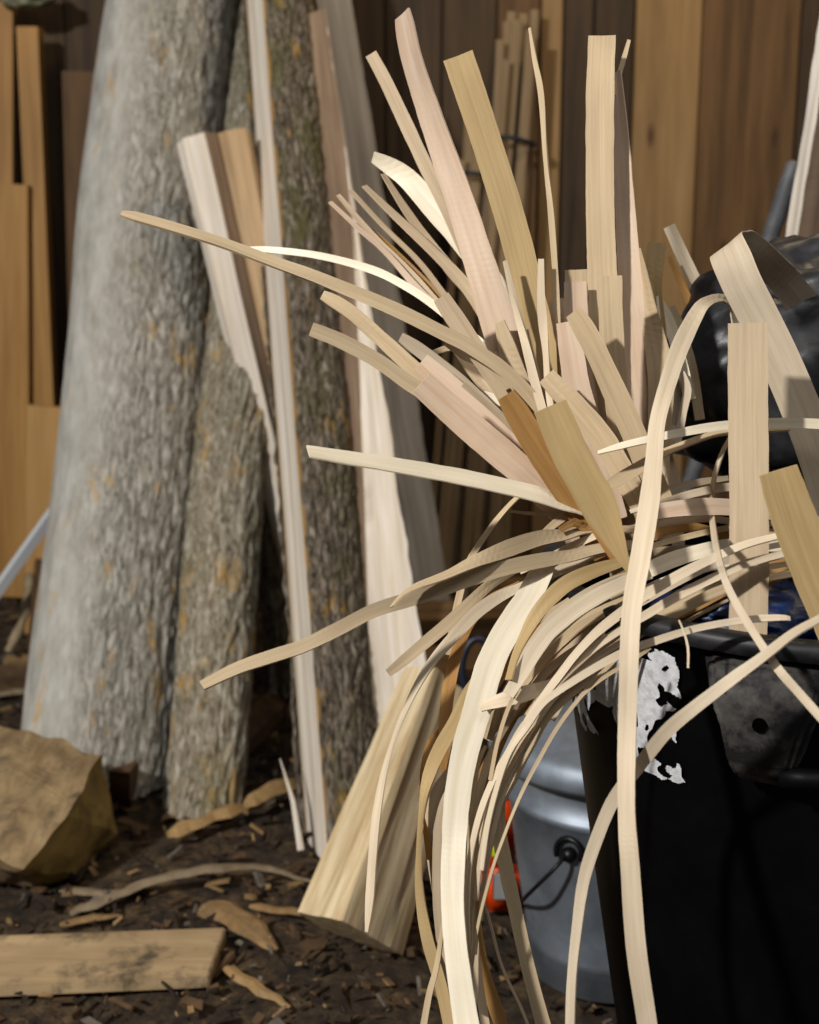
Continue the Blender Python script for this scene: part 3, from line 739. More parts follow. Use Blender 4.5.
# ------------------------------------------------------------------ the strips
GR = 'thin wooden strips standing in and drooping out of the bin'
def ribbon_mesh(name, S, mat, th, label, group=GR):
    """S: list of (centre, width vector (full), normal); builds a thin solid ribbon with UVs in metres"""
    bm = bmesh.new(); uvl = bm.loops.layers.uv.new('UVMap'); rings = []; L = 0; Ls = []
    off = random.uniform(0, 50)
    for i, (c, wv, nn) in enumerate(S):
        if i: L += (c - S[i - 1][0]).length
        Ls.append(L + off)
        h = nn * th / 2
        cup = nn * min(0.0008, wv.length * 0.03)
        rings.append([bm.verts.new(q) for q in (c - wv / 2 - h + cup, c - h, c + wv / 2 - h + cup, c + wv / 2 + h + cup, c + h, c - wv / 2 + h + cup)])
    wid = S[0][1].length
    vv = [0, wid / 2, wid, wid, wid / 2, 0]
    for i in range(len(S) - 1):
        for k in range(6):
            k2 = (k + 1) % 6
            f = bm.faces.new((rings[i][k], rings[i][k2], rings[i + 1][k2], rings[i + 1][k]))
            for lp, (l_, v_) in zip(f.loops, ((Ls[i], vv[k]), (Ls[i], vv[k2]), (Ls[i + 1], vv[k2]), (Ls[i + 1], vv[k]))):
                lp[uvl].uv = (l_, v_ + off)
    bm.faces.new(rings[0][::-1]); bm.faces.new(rings[-1])
    base = S[-1][0].copy(); local(bm, base)
    o = obj(name, bm, mat); o.location = base
    return tag(o, label, 'wood strip', group)

def strip(label, tone, d, pts, s=1, th=0.0013, wk=1.0, name='wood_strip', skew=0.0):
    """pts: (x, y, apparent width px[, depth]); d: (start depth, end depth); narrowing = the ribbon turning edge-on"""
    P = []; n = len(pts)
    acc = [0]
    for i in range(1, n): acc.append(acc[-1] + math.hypot(pts[i][0] - pts[i - 1][0], pts[i][1] - pts[i - 1][1]))
    if isinstance(d, (int, float)): d = (d, d)
    for i, p in enumerate(pts):
        f = acc[i] / acc[-1]
        if len(p) > 3: D = p[3]
        else:
            g = f * (len(d) - 1); k = min(int(g), len(d) - 2); D = d[k] + (d[k + 1] - d[k]) * (g - k)
        P.append((p[0], p[1], p[2], D))
    sp = spline([Vector((p[0], p[1], 0)).to_tuple() + () for p in P], 6)
    # interpolate width and depth with the same spline sampling
    q4 = []
    for i in range(n - 1):
        a = P[max(i - 1, 0)]; b = P[i]; c = P[i + 1]; dd = P[min(i + 2, n - 1)]
        A_ = [Vector(v[:3]).to_4d() for v in (a, b, c, dd)]
        for V_, v in zip(A_, (a, b, c, dd)): V_[3] = v[3]
        if i == 0: A_[0] = A_[1] * 2 - A_[2]
        if i == n - 2: A_[3] = A_[2] * 2 - A_[1]
        m = max(2, int(math.hypot(c[0] - b[0], c[1] - b[1]) / 6))
        for k in range(m):
            t_ = k / m; t2 = t_ * t_; t3 = t2 * t_
            v = 0.5 * ((2 * A_[1]) + (A_[2] - A_[0]) * t_ + (2 * A_[0] - 5 * A_[1] + 4 * A_[2] - A_[3]) * t2 + (3 * A_[1] - A_[0] - 3 * A_[2] + A_[3]) * t3)
            v[2] = max(1.0, v[2]); q4.append(v)
    last = Vector((0, 0, 0, 0)); last[0], last[1], last[2], last[3] = P[-1]; q4.append(last)
    wr = wk * max(v[2] * v[3] / F for v in q4)
    # index ranges of the first and last segment: there a narrowing is a cut end, not a turn
    i0 = max(2, int(math.hypot(P[1][0] - P[0][0], P[1][1] - P[0][1]) / 6)) if P[0][2] < P[1][2] else 0
    i1 = len(q4) - 1 - (max(2, int(math.hypot(P[-1][0] - P[-2][0], P[-1][1] - P[-2][1]) / 6)) if P[-1][2] < P[-2][2] else 0)
    app = [v[2] * v[3] / F for v in q4]
    roll = []
    for i in range(len(q4)):
        j = min(max(i, i0), i1)
        roll.append(min(math.acos(min(1.0, app[j] / wr / (0.86 if wk == 1 else 1))), math.radians(78)))
    for _ in range(6):
        roll = [(roll[max(i - 1, 0)] + roll[i] * 2 + roll[min(i + 1, len(roll) - 1)]) / 4 for i in range(len(roll))]
    cs = [at(v[0], v[1], v[3]) for v in q4]; us = []; ns = []; ts = []
    for i, v in enumerate(q4):
        tt = (cs[min(i + 1, len(cs) - 1)] - cs[max(i - 1, 0)]).normalized()
        vd = (CAM - cs[i]).normalized()
        u = tt.cross(vd).normalized(); nn = u.cross(tt).normalized()
        if nn.dot(vd) < 0: nn = -nn
        if us and u.dot(us[-1]) < 0: u = -u
        us.append(u); ns.append(nn)
    LD = Vector((-0.55, -0.2, 0.8))
    bal = sum(u.dot(LD) * math.sin(r_) for u, r_ in zip(us, roll))
    sg = s if bal >= 0 else -s
    S = []
    for i in range(len(q4)):
        r_ = roll[i]; w_ = max(0.0009, app[i] / math.cos(r_))
        w_ = min(w_, wr * 1.02) * (1 + 0.035 * noise.noise(Vector((i * 0.35, cs[0].x * 40, 1))) + 0.02 * noise.noise(Vector((i * 1.7, cs[0].x * 40, 5))))
        S.append((cs[i], (us[i] * math.cos(r_) - ns[i] * math.sin(r_) * sg) * w_, ns[i] * math.cos(r_) + us[i] * math.sin(r_) * sg))
    # slightly oblique cut end
    return ribbon_mesh(name, S, STR[tone], th, label)

# --- upright fan
strip('longest pinkish strip rising steeply to the topmost tip', 'pink', (1.26, 1.20), [(403, 14, 15), (406, 30, 19), (415, 68, 20), (438, 137, 24), (462, 205, 28), (483, 273, 32), (504, 342, 36), (525, 405, 38), (552, 470, 38), (600, 570, 38)], th=.002)
strip('broad smooth tan strip with a square top, leaning left beside the longest pinkish strip', 'must', (1.22, 1.18), [(458, 56, 31), (485, 137, 30), (512, 225, 30), (531, 300, 30), (545, 365, 30), (562, 440, 28), (590, 560, 26)])
strip('brownish narrow strip close left of the longest pinkish strip', 'grey', (1.32, 1.24), [(371, 54, 12), (385, 80, 13), (404, 120, 14), (428, 171, 14), (450, 215, 14), (500, 330, 14), (560, 480, 14)], s=-1)
strip('cream strip with a rounded tip, curving down behind the longest pinkish strip', 'cream', (1.34, 1.26), [(373, 157, 10), (388, 165, 16), (407, 178, 20), (431, 205, 22), (461, 240, 22), (490, 278, 22), (512, 312, 20), (540, 370, 18), (590, 500, 16)])
strip('thin grey strip rising just under the rounded cream strip', 'grey', (1.35, 1.27), [(383, 174, 4), (403, 206, 7), (424, 236, 9), (451, 270, 12), (475, 300, 12), (520, 380, 12), (570, 480, 12)])
strip('narrow strip below the thin grey one, tip over the pale grey board', 'grey', (1.33, 1.25), [(364, 186, 4), (396, 217, 7), (431, 250, 9), (461, 280, 12), (485, 312, 14), (520, 370, 14), (570, 470, 14)])
strip('uppermost of three needle-thin strips left of the fan', 'grey', (1.34, 1.26), [(350, 190, 3.5), (383, 226, 4), (417, 260, 5), (441, 291, 6), (480, 345, 7), (560, 450, 8)])
strip('middle one of three needle-thin strips left of the fan', 'grey', (1.33, 1.25), [(338, 195, 3.5), (373, 236, 6), (407, 270, 8), (431, 297, 9), (480, 355, 9), (560, 460, 9)])
strip('lowest of three needle-thin strips left of the fan', 'pink', (1.32, 1.24), [(330, 202, 3), (359, 229, 4), (386, 253, 5), (420, 291, 7), (455, 321, 7), (500, 370, 8), (560, 450, 8)])
strip('amber brown strip between the lowest needle-thin strips', 'amber', (1.335, 1.255), [(372, 230, 3), (395, 252, 6), (431, 289, 8), (470, 335, 8), (560, 455, 8)], s=-1)
strip('white slender strip arching across the bark pole to the left', 'cream', (1.30, 1.20), [(238, 249, 3), (270, 250, 6), (321, 256, 7), (373, 270, 8), (407, 287, 8), (431, 303, 8), (455, 323, 7), (490, 350, 7), (560, 420, 8)])
strip('longest tan strip reaching far left in front of the thickest log', 'tan', (1.12, 1.18), [(121, 214, 4), (135, 217, 8), (171, 227, 9), (222, 243, 9), (273, 262, 10), (321, 279, 12), (390, 307, 14), (439, 331, 14), (475, 350, 14), (520, 385, 14), (600, 480, 14)], th=.0025)
strip('narrow strip tucked directly under the longest tan strip', 'grey', (1.20, 1.20), [(446, 343, 6), (463, 355, 8), (485, 367, 9), (530, 410, 9), (590, 480, 9)])
strip('pointed tan strip ending over the bark pole, first below the longest tan strip', 'tan', (1.14, 1.17), [(322, 295, 9), (335, 302, 13), (353, 314, 14), (378, 336, 15), (402, 358, 16), (421, 376, 17), (460, 415, 17), (560, 510, 17)])
strip('blunt tan strip ending over the bark pole, second below the longest tan strip', 'tan', (1.12, 1.15), [(311, 329, 14), (341, 341, 15), (378, 361, 15), (407, 382, 15), (440, 405, 15), (540, 490, 15)])
strip('wide pinkish strip slanting low left with a blunt upper end', 'pink', (1.10, 1.14), [(421, 383, 27), (450, 409, 29), (475, 431, 30), (516, 466, 30), (545, 493, 30), (610, 560, 30)], th=.002)
strip('wide greyish strip lying just above the wide pinkish one', 'pink', (1.15, 1.18), [(421, 362, 20), (440, 378, 22), (461, 397, 24), (495, 425, 24), (523, 452, 24), (600, 530, 24)])
strip('short cream-ended strip poking out above the wide greyish strip', 'pale', (1.17, 1.20), [(400, 338, 12), (415, 347, 14), (440, 366, 15), (475, 396, 15), (580, 500, 15)])
strip('tiny tan stub pointing right beneath the longest tan strip', 'tan', (1.24, 1.24), [(430, 354, 5), (441, 350, 6), (452, 347, 6), (480, 345, 6)])
strip('thin strip lying on the wide greyish strip', 'grey', (1.13, 1.16), [(463, 384, 6), (490, 407, 6), (516, 432, 6), (560, 480, 6)])
strip('speckled square-ended strip rising left out of the middle of the fan', 'grey', (1.17, 1.18), [(441, 297, 17), (450, 311, 19), (461, 327, 19), (480, 356, 19), (500, 386, 19), (560, 480, 19)])
strip('small pale curl in the middle left of the fan', 'cream', (1.20, 1.19), [(481, 393, 5), (492, 397, 8), (503, 404, 7), (530, 420, 7)])
strip('little tan tip wedged beside the foot of the longest pinkish strip', 'tan', (1.16, 1.17), [(494, 381, 9), (505, 399, 11), (525, 430, 12), (580, 500, 12)])
strip('long cream strip jutting left nearly level, below all the fan', 'cream', (1.04, 1.13), [(308, 452, 11), (350, 459, 13), (390, 465, 14), (458, 477, 15), (509, 488, 15), (541, 496, 15), (562, 504, 11), (580, 511, 6), (610, 524, 6)], wk=1.7)
strip('short deep yellow strip with a chipped corner, left of the mustard strip', 'amber', (1.09, 1.13), [(506, 395, 19), (514, 408, 24), (527, 430, 26), (545, 460, 26), (572, 502, 24), (610, 565, 22)])
strip('wide mustard strip pointing down at the centre, in front of the fan', 'must', (1.00, 1.03), [(550, 406, 35), (560, 430, 36), (571, 455, 37), (587, 484, 37), (600, 508, 36), (631, 576, 3)], th=.0016)
strip('dark narrow strip just beneath the wide mustard strip', 'amber', (1.06, 1.08), [(558, 455, 3), (566, 472, 8), (580, 498, 11), (597, 529, 11), (615, 560, 8)], s=-1)
strip('dull mustard strip standing right behind the wide mustard strip', 'tan', (1.13, 1.14), [(546, 376, 19), (557, 388, 21), (573, 404, 23), (600, 436, 25), (617, 463, 24), (650, 520, 22)])
strip('tallest upright tan strip with a square top at the centre right', 'tan', (1.22, 1.20), [(602, 36, 27), (600, 100, 28), (600, 200, 28), (602, 270, 29), (605, 350, 29), (615, 480, 28), (625, 600, 26)], th=.0016)
strip('tan upright strip in front of the foot of the tallest upright strip', 'tan', (1.16, 1.17), [(610, 276, 24), (611, 320, 24), (614, 370, 24), (620, 430, 23), (635, 540, 22)])
strip('tan strip slanting right with a snipped top, in front of the upright strips', 'tan', (1.12, 1.14), [(573, 312, 17), (580, 322, 21), (594, 347, 22), (616, 395, 24), (633, 432, 24), (665, 510, 24)])
strip('pinkish short upright strip left of the snipped-top strip', 'pink', (1.20, 1.18), [(575, 282, 22), (576, 320, 24), (580, 370, 25), (590, 430, 25), (610, 520, 24)])
strip('wide pinkish strip behind the snipped-top strip, reaching lower left', 'pink', (1.16, 1.16), [(566, 322, 20), (571, 350, 24), (578, 390, 26), (592, 440, 26), (615, 520, 26)])
strip('fuzzy-ended short strip behind the tallest upright strip', 'tan', (1.25, 1.22), [(576, 270, 22), (577, 310, 22), (585, 400, 22), (605, 500, 20)])
strip('splinter tip standing beside the top of the tallest upright strip', 'tan', (1.25, 1.25), [(629, 40, 3.5), (624, 58, 5), (619, 75, 5), (614, 95, 5)])
strip('tapering pinkish strip rising behind the right side of the tallest upright strip', 'pink', (1.25, 1.20), [(617, 72, 8), (620, 120, 14), (624, 180, 18), (628, 250, 22), (632, 310, 25), (638, 380, 26), (646, 450, 26), (660, 540, 24)])
strip('edge-on slender strip standing alone left of the tallest upright strip', 'tan', (1.20, 1.17), [(530, 28, 2.5), (535, 60, 4.5), (541, 95, 6), (546, 160, 4), (551, 215, 6), (556, 285, 6), (559, 342, 5), (563, 400, 5), (580, 500, 6)], th=.002)
strip('short pale narrow strip right at the foot of the broad smooth tan strip', 'pale', (1.17, 1.16), [(541, 259, 6), (541, 297, 8), (543, 325, 9), (546, 352, 6), (550, 400, 6), (565, 480, 6)])
strip('thin double-edged strip crossing the left edge of the broad smooth tan strip', 'pale', (1.18, 1.16), [(505, 261, 2), (513, 295, 4), (522, 330, 7), (531, 367, 9), (541, 405, 9), (560, 470, 9)], th=.003)
strip('curving strip right of the tapering pinkish strip', 'tan', (1.23, 1.18), [(638, 250, 5), (642, 275, 11), (648, 310, 18), (656, 345, 23), (661, 378, 26), (660, 420, 24), (655, 520, 22)])
strip('short cup-topped strip behind the curving strip', 'must', (1.28, 1.22), [(657, 243, 19), (655, 262, 18), (655, 290, 14), (660, 340, 14), (665, 430, 14)])
strip('slanting flat strip with a square end, rightmost of the upright fan', 'pale', (1.38, 1.42), [(669, 226, 12), (687, 265, 13), (706, 304, 14), (722, 338, 14), (750, 420, 14)])
strip('amber edge-on strip left of the slanting flat strip', 'amber', (1.37, 1.40), [(669, 256, 4), (678, 277, 6), (690, 303, 8), (704, 334, 8), (730, 410, 8)], s=-1)
strip('white little strip low between the curving strip and the amber edge-on strip', 'cream', (1.26, 1.22), [(658, 296, 4), (664, 312, 12), (675, 340, 12), (690, 400, 12)])
strip('tan stub behind the white little strip', 'tan', (1.28, 1.24), [(670, 307, 10), (680, 330, 11), (692, 370, 11), (700, 420, 10)])
strip('crumpled pale bit standing left of the shiny bag', 'pale', (1.22, 1.20), [(682, 372, 5), (687, 390, 9), (683, 412, 8), (676, 450, 8)])
strip('pale strip leaning right at the foot of the fan', 'pale', (1.20, 1.17), [(672, 425, 8), (664, 455, 12), (655, 490, 14), (650, 540, 14)])
strip('dim strip in the dark gap beside the long front strip', 'grey', (1.22, 1.20), [(662, 440, 8), (672, 480, 16), (676, 520, 14), (680, 560, 12)])
strip('pinkish filler strip directly left of the wide mustard strip foot', 'pink', (1.15, 1.16), [(512, 415, 10), (524, 440, 18), (540, 468, 24), (560, 502, 26), (600, 560, 24)])

# --- loops on the right
S = []
LP = [((800, 330, 1.30), (836, 312, 1.30)), ((775, 292, 1.25), (806, 284, 1.26)), ((757, 265, 1.21), (782, 266, 1.22)), ((737, 250, 1.17), (755, 243, 1.18)), ((722, 250, 1.145), (744, 236, 1.15)),
      ((715, 258, 1.12), (740, 236, 1.12)), ((718, 272, 1.105), (747, 252, 1.105)), ((727, 296, 1.10), (757, 273, 1.10)), ((738, 320, 1.10), (773, 302, 1.10)), ((758, 364, 1.10), (796, 345, 1.10)),
      ((777, 410, 1.10), (819, 395, 1.10)), ((797, 462, 1.10), (839, 450, 1.10)), ((815, 525, 1.11), (857, 515, 1.11)), ((830, 600, 1.12), (872, 600, 1.12))]
Lf = spline([Vector(a) for a, b in LP], 1e9); 
def s3(idx):
    out = []; P = [Vector((e[idx][0], e[idx][1], e[idx][2])) for e in LP]; n = len(P)
    for i in range(n - 1):
        a = P[max(i - 1, 0)]; b = P[i]; c = P[i + 1]; d = P[min(i + 2, n - 1)]
        for k in range(6):
            t_ = k / 6; t2 = t_ * t_; t3 = t2 * t_
            out.append(0.5 * ((2 * b) + (c - a) * t_ + (2 * a - 5 * b + 4 * c - d) * t2 + (3 * b - a - 3 * c + d) * t3))
    out.append(P[-1]); return out
LA, LB = s3(0), s3(1); prev = None
mid = [(at(*a) + at(*b)) / 2 for a, b in zip(LA, LB)]
for i, (a, b) in enumerate(zip(LA, LB)):
    wv = at(*b) - at(*a); tt = (mid[min(i + 1, len(mid) - 1)] - mid[max(i - 1, 0)]).normalized()
    wv = (wv - tt * wv.dot(tt)); wv = wv.normalized() * (0.0295 + 0.0045 * min(1, max(0, (i - 24) / 12)))
    nn = tt.cross(wv).normalized()
    if prev is not None and nn.dot(prev) < 0: nn = -nn
    prev = nn; S.append((mid[i], wv, nn))
ribbon_mesh('wood_strip', S, STR['pale'], 0.0014, 'widest pale strip folded over in a sharp loop, in front of the shiny bag')

strip('long front strip looping over near the bag and hanging down before the bin', 'pale', 1.0, [(738, 330, 10, 1.20), (732, 306, 8, 1.19), (722, 299, 7, 1.17), (712, 300, 9, 1.15), (702, 306, 13, 1.13), (692, 322, 16, 1.11), (680, 347, 18, 1.095), (670, 376, 17, 1.08), (658, 420, 16, 1.06), (654, 460, 17, 1.04), (649, 504, 20, 1.01), (640, 560, 20, .985), (632, 607, 19, .965), (629, 660, 19, .95), (627, 742, 18, .94), (627, 811, 17, .935), (630, 865, 19, .93), (636, 947, 20, .93), (646, 1016, 20, .935), (652, 1060, 20, .94)], th=.0016)
strip('wide upright grey-tan strip with a square top, standing at the front right of the bin', 'grey', (1.03, 1.03), [(748, 323, 39), (748, 400, 39), (749, 500, 38), (749, 580, 38), (748, 640, 37), (748, 700, 36)], th=.0018)
strip('wide mustard strip slanting down at the right edge', 'must', (0.95, 0.98), [(778, 470, 38), (786, 495, 42), (800, 535, 44), (816, 575, 44), (835, 620, 44), (850, 660, 43)], th=.0018)
strip('white strip running level across to the right edge above the arches', 'cream', (1.09, 1.06), [(598, 453, 3), (618, 447, 6), (642, 441, 7), (694, 430, 9), (728, 425, 9), (772, 423, 10), (820, 424, 10), (860, 430, 10)])
strip('tan strip sweeping up just under the level white strip', 'tan', (1.12, 1.08), [(596, 494, 4), (615, 482, 13), (640, 467, 12), (660, 455, 8), (700, 439, 6), (728, 432, 6), (790, 428, 6)])
strip('wiry strip curling down right of the long front strip and out over the bin rim', 'pale', 1, [(735, 428, 3, 1.09), (730, 438, 3, 1.10), (721, 456, 4, 1.11), (714, 480, 4, 1.115), (712, 510, 5, 1.11), (716, 545, 6, .97), (725, 579, 7, .95), (738, 607, 8, .94), (759, 641, 8, .92), (779, 670, 9, .905), (800, 694, 9, .90), (830, 728, 9, .89)])
strip('level wide tan strip crossing behind the front strip', 'pink', (1.08, 1.08), [(640, 518, 12), (660, 511, 15), (694, 507, 17), (728, 507, 17), (775, 512, 17), (820, 525, 16)])
strip('narrow pale strip directly above the level wide tan strip', 'pale', (1.12, 1.12), [(630, 512, 4), (660, 503, 6), (695, 493, 8), (728, 487, 8), (790, 482, 8)])
strip('greyish strip just under the level wide tan strip', 'grey', (1.10, 1.10), [(640, 530, 4), (664, 523, 7), (700, 519, 7), (728, 521, 7), (790, 536, 7)])
strip('amber concave strip below the level strips', 'amber', (1.12, 1.12), [(640, 543, 8), (656, 533, 12), (687, 527, 10), (725, 535, 9), (790, 552, 9)], s=-1)
strip('thin tan strip arching just above the blue glint', 'tan', (1.09, 1.10), [(636, 553, 5), (653, 546, 6), (677, 539, 6), (728, 528, 6), (790, 522, 6)])
strip('broad whitish strip with a shadow on it, under the thin tan arch', 'cream', (1.09, 1.10), [(630, 583, 8), (653, 568, 16), (687, 555, 15), (728, 546, 14), (790, 545, 12)])

# --- arches falling left and down
strip('topmost of the long arches, its end squared off near the right mustard strip', 'pale', 1, [(783, 535, 6, 1.0), (745, 545, 7, 1.0), (711, 559, 9, 1.0), (677, 576, 10, 1.0), (649, 593, 10, 1.01), (625, 609, 9, 1.02), (601, 628, 9, 1.03), (577, 653, 8, 1.03), (560, 675, 8, 1.03), (540, 702, 7, 1.03), (522, 730, 6, 1.03), (506, 762, 6, 1.03), (492, 800, 6, 1.03), (482, 850, 5, 1.03), (476, 900, 4, 1.03)])
strip('second of the long arches, just below the topmost', 'pale', 1, [(788, 552, 7, 1.01), (745, 564, 8, 1.01), (711, 579, 9, 1.01), (677, 596, 9, 1.01), (649, 613, 9, 1.02), (625, 627, 8, 1.03), (600, 643, 8, 1.035), (577, 660, 8, 1.035), (557, 681, 7, 1.035), (540, 704, 7, 1.035), (524, 727, 8, 1.03), (508, 753, 6, 1.03), (492, 783, 6, 1.03), (479, 818, 6, 1.03), (470, 860, 5, 1.03), (467, 900, 5, 1.03), (468, 940, 5, 1.03), (473, 995, 5, 1.03)])
strip('third of the long arches, tan underneath and falling furthest down', 'tan', 1, [(797, 573, 7, 1.04), (766, 579, 7, 1.04), (728, 588, 10, 1.04), (694, 603, 11, 1.04), (649, 628, 10, 1.045), (625, 642, 9, 1.05), (600, 657, 8, 1.05), (575, 674, 9, 1.05), (555, 695, 8, 1.05), (538, 718, 8, 1.045), (522, 744, 8, 1.04), (508, 770, 7, 1.04), (497, 795, 7, 1.04), (486, 825, 7, 1.04), (478, 860, 7, 1.04), (472, 900, 6, 1.04), (470, 950, 5, 1.04), (474, 1010, 5, 1.04)])
strip('lowest lone arch with a rounded tip over the bin rim', 'pale', 1, [(790, 619, 4, .955), (780, 618, 6, .955), (745, 620, 7, .96), (694, 629, 7, .965), (649, 643, 8, .97), (622, 653, 8, .98), (591, 670, 8, .99), (560, 690, 7, 1.0), (543, 704, 6, 1.01), (526, 728, 6, 1.02), (510, 752, 5, 1.02), (498, 785, 5, 1.02), (488, 825, 5, 1.02), (482, 870, 4, 1.02)])
strip('long pale arch crossing low in front of the bin from the right edge', 'pale', 1, [(860, 596, 7, .90), (820, 619, 7, .90), (793, 634, 8, .90), (762, 658, 10, .90), (731, 680, 12, .905), (694, 708, 13, .91), (666, 732, 14, .93), (639, 766, 13, .955), (615, 797, 13, .96), (598, 835, 13, .96), (584, 879, 12, .96), (577, 930, 10, .96), (572, 982, 9, .96), (570, 1040, 9, .96)])
strip('longest drooping strip reaching far left before the yellow-stained log', 'tan', (0.98, 1.12), [(202, 686, 9), (239, 668, 12), (280, 654, 13), (304, 646, 13), (338, 629, 14), (373, 611, 14), (407, 600, 15), (441, 589, 15), (475, 577, 15), (509, 567, 15), (543, 560, 15), (570, 556, 12), (606, 548, 10), (650, 545, 10)], th=.0018)
strip('strip curling back on itself just above the longest drooping strip', 'tan', (1.02, 1.14), [(392, 607, 2), (402, 596, 3), (417, 587, 6), (448, 575, 8), (475, 562, 12), (509, 548, 17), (540, 538, 15), (564, 535, 11), (590, 530, 7), (640, 530, 7)])
strip('thin looping strip rising left of the bin rim', 'tan', (1.16, 1.18), [(449, 655, 7), (453, 625, 7), (460, 593, 7), (468, 563, 6), (479, 545, 6), (496, 521, 5), (516, 499, 4), (534, 486, 3), (562, 470, 3.5), (600, 455, 3)])
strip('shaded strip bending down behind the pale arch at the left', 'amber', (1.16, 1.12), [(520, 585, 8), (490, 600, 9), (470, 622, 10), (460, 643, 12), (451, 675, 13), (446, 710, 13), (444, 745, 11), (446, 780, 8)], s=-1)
strip('tan strip ending in a pointed tip low left of the bin', 'tan', (1.10, 1.15), [(388, 673, 8), (402, 662, 11), (421, 646, 12), (453, 619, 13), (477, 596, 11), (495, 581, 9), (530, 562, 8), (580, 550, 8)], s=-1)
strip('pale arch drooping in front of the billet to a sharp tip', 'pale', (1.13, 1.05), [(560, 572, 7), (519, 588, 9), (497, 598, 12), (477, 612, 13), (458, 632, 12), (436, 657, 9), (419, 683, 7), (404, 714, 5), (394, 740, 4), (384, 775, 6), (377, 815, 8), (373, 857, 8), (370, 900, 8), (367, 932, 3)])
strip('widest bright strip hanging down in the lower middle', 'cream', (1.10, 0.98), [(546, 562, 20), (541, 573, 23), (528, 598, 25), (506, 632, 27), (490, 665, 28), (477, 710, 28), (465, 752, 27), (457, 800, 26), (454, 850, 24), (453, 900, 23), (456, 945, 23), (461, 985, 24), (467, 1025, 25), (474, 1060, 25)], th=.0016)
strip('yellow-edged strip curling down left behind the widest bright strip', 'must', (1.12, 1.04), [(510, 640, 12), (490, 665, 13), (468, 695, 14), (455, 722, 14), (440, 748, 14), (429, 775, 12), (422, 811, 5), (419, 852, 4), (420, 893, 8), (428, 941, 12), (441, 985, 12), (450, 1030, 11)])
strip('amber curl left of the yellow-edged strip', 'amber', (1.14, 1.08), [(455, 722, 5), (443, 729, 6), (433, 741, 10), (427, 758, 9), (423, 780, 6), (424, 815, 5), (430, 860, 6)], s=-1)
strip('greyish curl right behind the yellow-edged strip', 'grey', (1.13, 1.07), [(575, 590, 6), (530, 618, 8), (500, 655, 8), (480, 705, 7), (466, 745, 6), (451, 770, 8), (440, 786, 11), (434, 802, 12), (429, 825, 9), (430, 850, 7), (436, 890, 7), (446, 950, 8), (458, 1030, 8)])
strip('straight hanging strip touching the left edge of the widest bright strip', 'grey', (1.10, 1.05), [(570, 600, 6), (530, 628, 7), (500, 670, 7), (474, 730, 6), (458, 772, 5), (444, 802, 7), (439, 823, 8), (437, 848, 9), (437, 897, 9), (440, 940, 8), (448, 1030, 8)])
strip('thin stalk-like strip swinging left at the bottom of the photo', 'tan', (1.12, 1.08, 1.06, 0.98), [(560, 595, 3), (515, 630, 3), (482, 690, 3), (464, 770, 2.5), (458, 840, 2.5), (452, 890, 2.5), (444, 922, 3.5), (437, 966, 5), (429, 995, 6), (421, 1040, 7)])
strip('third strand of the fine bunch, passing over the can lid', 'tan', (1.06, 1.05), [(610, 665, 7), (585, 682, 8), (565, 698, 9), (549, 713, 10), (540, 726, 11), (532, 742, 10), (524, 757, 9), (516, 773, 9), (504, 796, 8), (495, 816, 7), (487, 843, 6), (477, 873, 5), (470, 912, 4), (468, 950, 3)])
strip('finest wire-like strand falling across the can lid', 'tan', (1.0, 1.02), [(625, 650, 4), (600, 675, 4), (577, 701, 4), (557, 728, 4), (538, 761, 4), (524, 788, 3.5), (512, 816, 3), (504, 837, 3), (493, 868, 3), (480, 917, 3), (473, 958, 2.5), (471, 980, 2)], th=.001)
strip('shaded flat strip slanting down right in front of the orange tool', 'tan', (1.10, 1.06), [(610, 650, 8), (570, 672, 9), (540, 705, 9), (520, 740, 9), (506, 765, 12), (499, 795, 14), (499, 831, 15), (507, 873, 15), (515, 909, 14), (523, 946, 14), (532, 983, 14), (543, 1024, 15), (550, 1050, 15)])
strip('grass-thin strand curving right at the bottom', 'grey', (1.07, 1.05), [(590, 655, 3), (550, 690, 3), (515, 735, 2), (492, 790, 2), (480, 840, 2), (480, 885, 2), (490, 922, 2), (502, 966, 2.5), (520, 1005, 3), (530, 1030, 3)], th=.001)
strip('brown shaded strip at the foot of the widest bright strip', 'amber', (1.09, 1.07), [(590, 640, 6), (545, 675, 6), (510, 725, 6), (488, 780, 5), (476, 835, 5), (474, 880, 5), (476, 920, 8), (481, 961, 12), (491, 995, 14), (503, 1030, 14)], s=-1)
strip('narrow brown strip hugging the right edge of the widest bright strip', 'grey', (1.08, 1.05), [(600, 635, 6), (560, 660, 7), (525, 697, 7), (500, 735, 6), (487, 765, 7), (478, 800, 7), (473, 850, 7), (472, 900, 8), (476, 960, 9), (486, 1030, 9)], s=-1)
strip('short bright strip lying level with a sunlit end over the can', 'pale', (1.05, 1.03), [(480, 708, 8, 1.05), (490, 704, 11, 1.05), (506, 699, 15, 1.045), (524, 694, 16, 1.045), (536, 690, 14, 1.05), (552, 684, 10, 1.075), (585, 668, 10, 1.10), (630, 650, 10, 1.14)])
strip('tan twisted strip beneath the short bright strip', 'tan', (1.11, 1.10), [(484, 738, 12), (492, 724, 18), (505, 714, 20), (522, 704, 20), (545, 688, 16), (575, 668, 14)], s=-1)
strip('dark slender strand left of the fine bunch', 'amber', (1.09, 1.08), [(530, 700, 6), (514, 718, 6), (500, 736, 7), (489, 757, 7), (479, 780, 7), (472, 805, 6), (468, 840, 6)], s=-1)
strip('pale twisted splinter left of the dark slender strand', 'tan', (1.07, 1.06), [(486, 746, 3), (478, 761, 6), (474, 788, 6), (471, 820, 5), (469, 860, 4)])
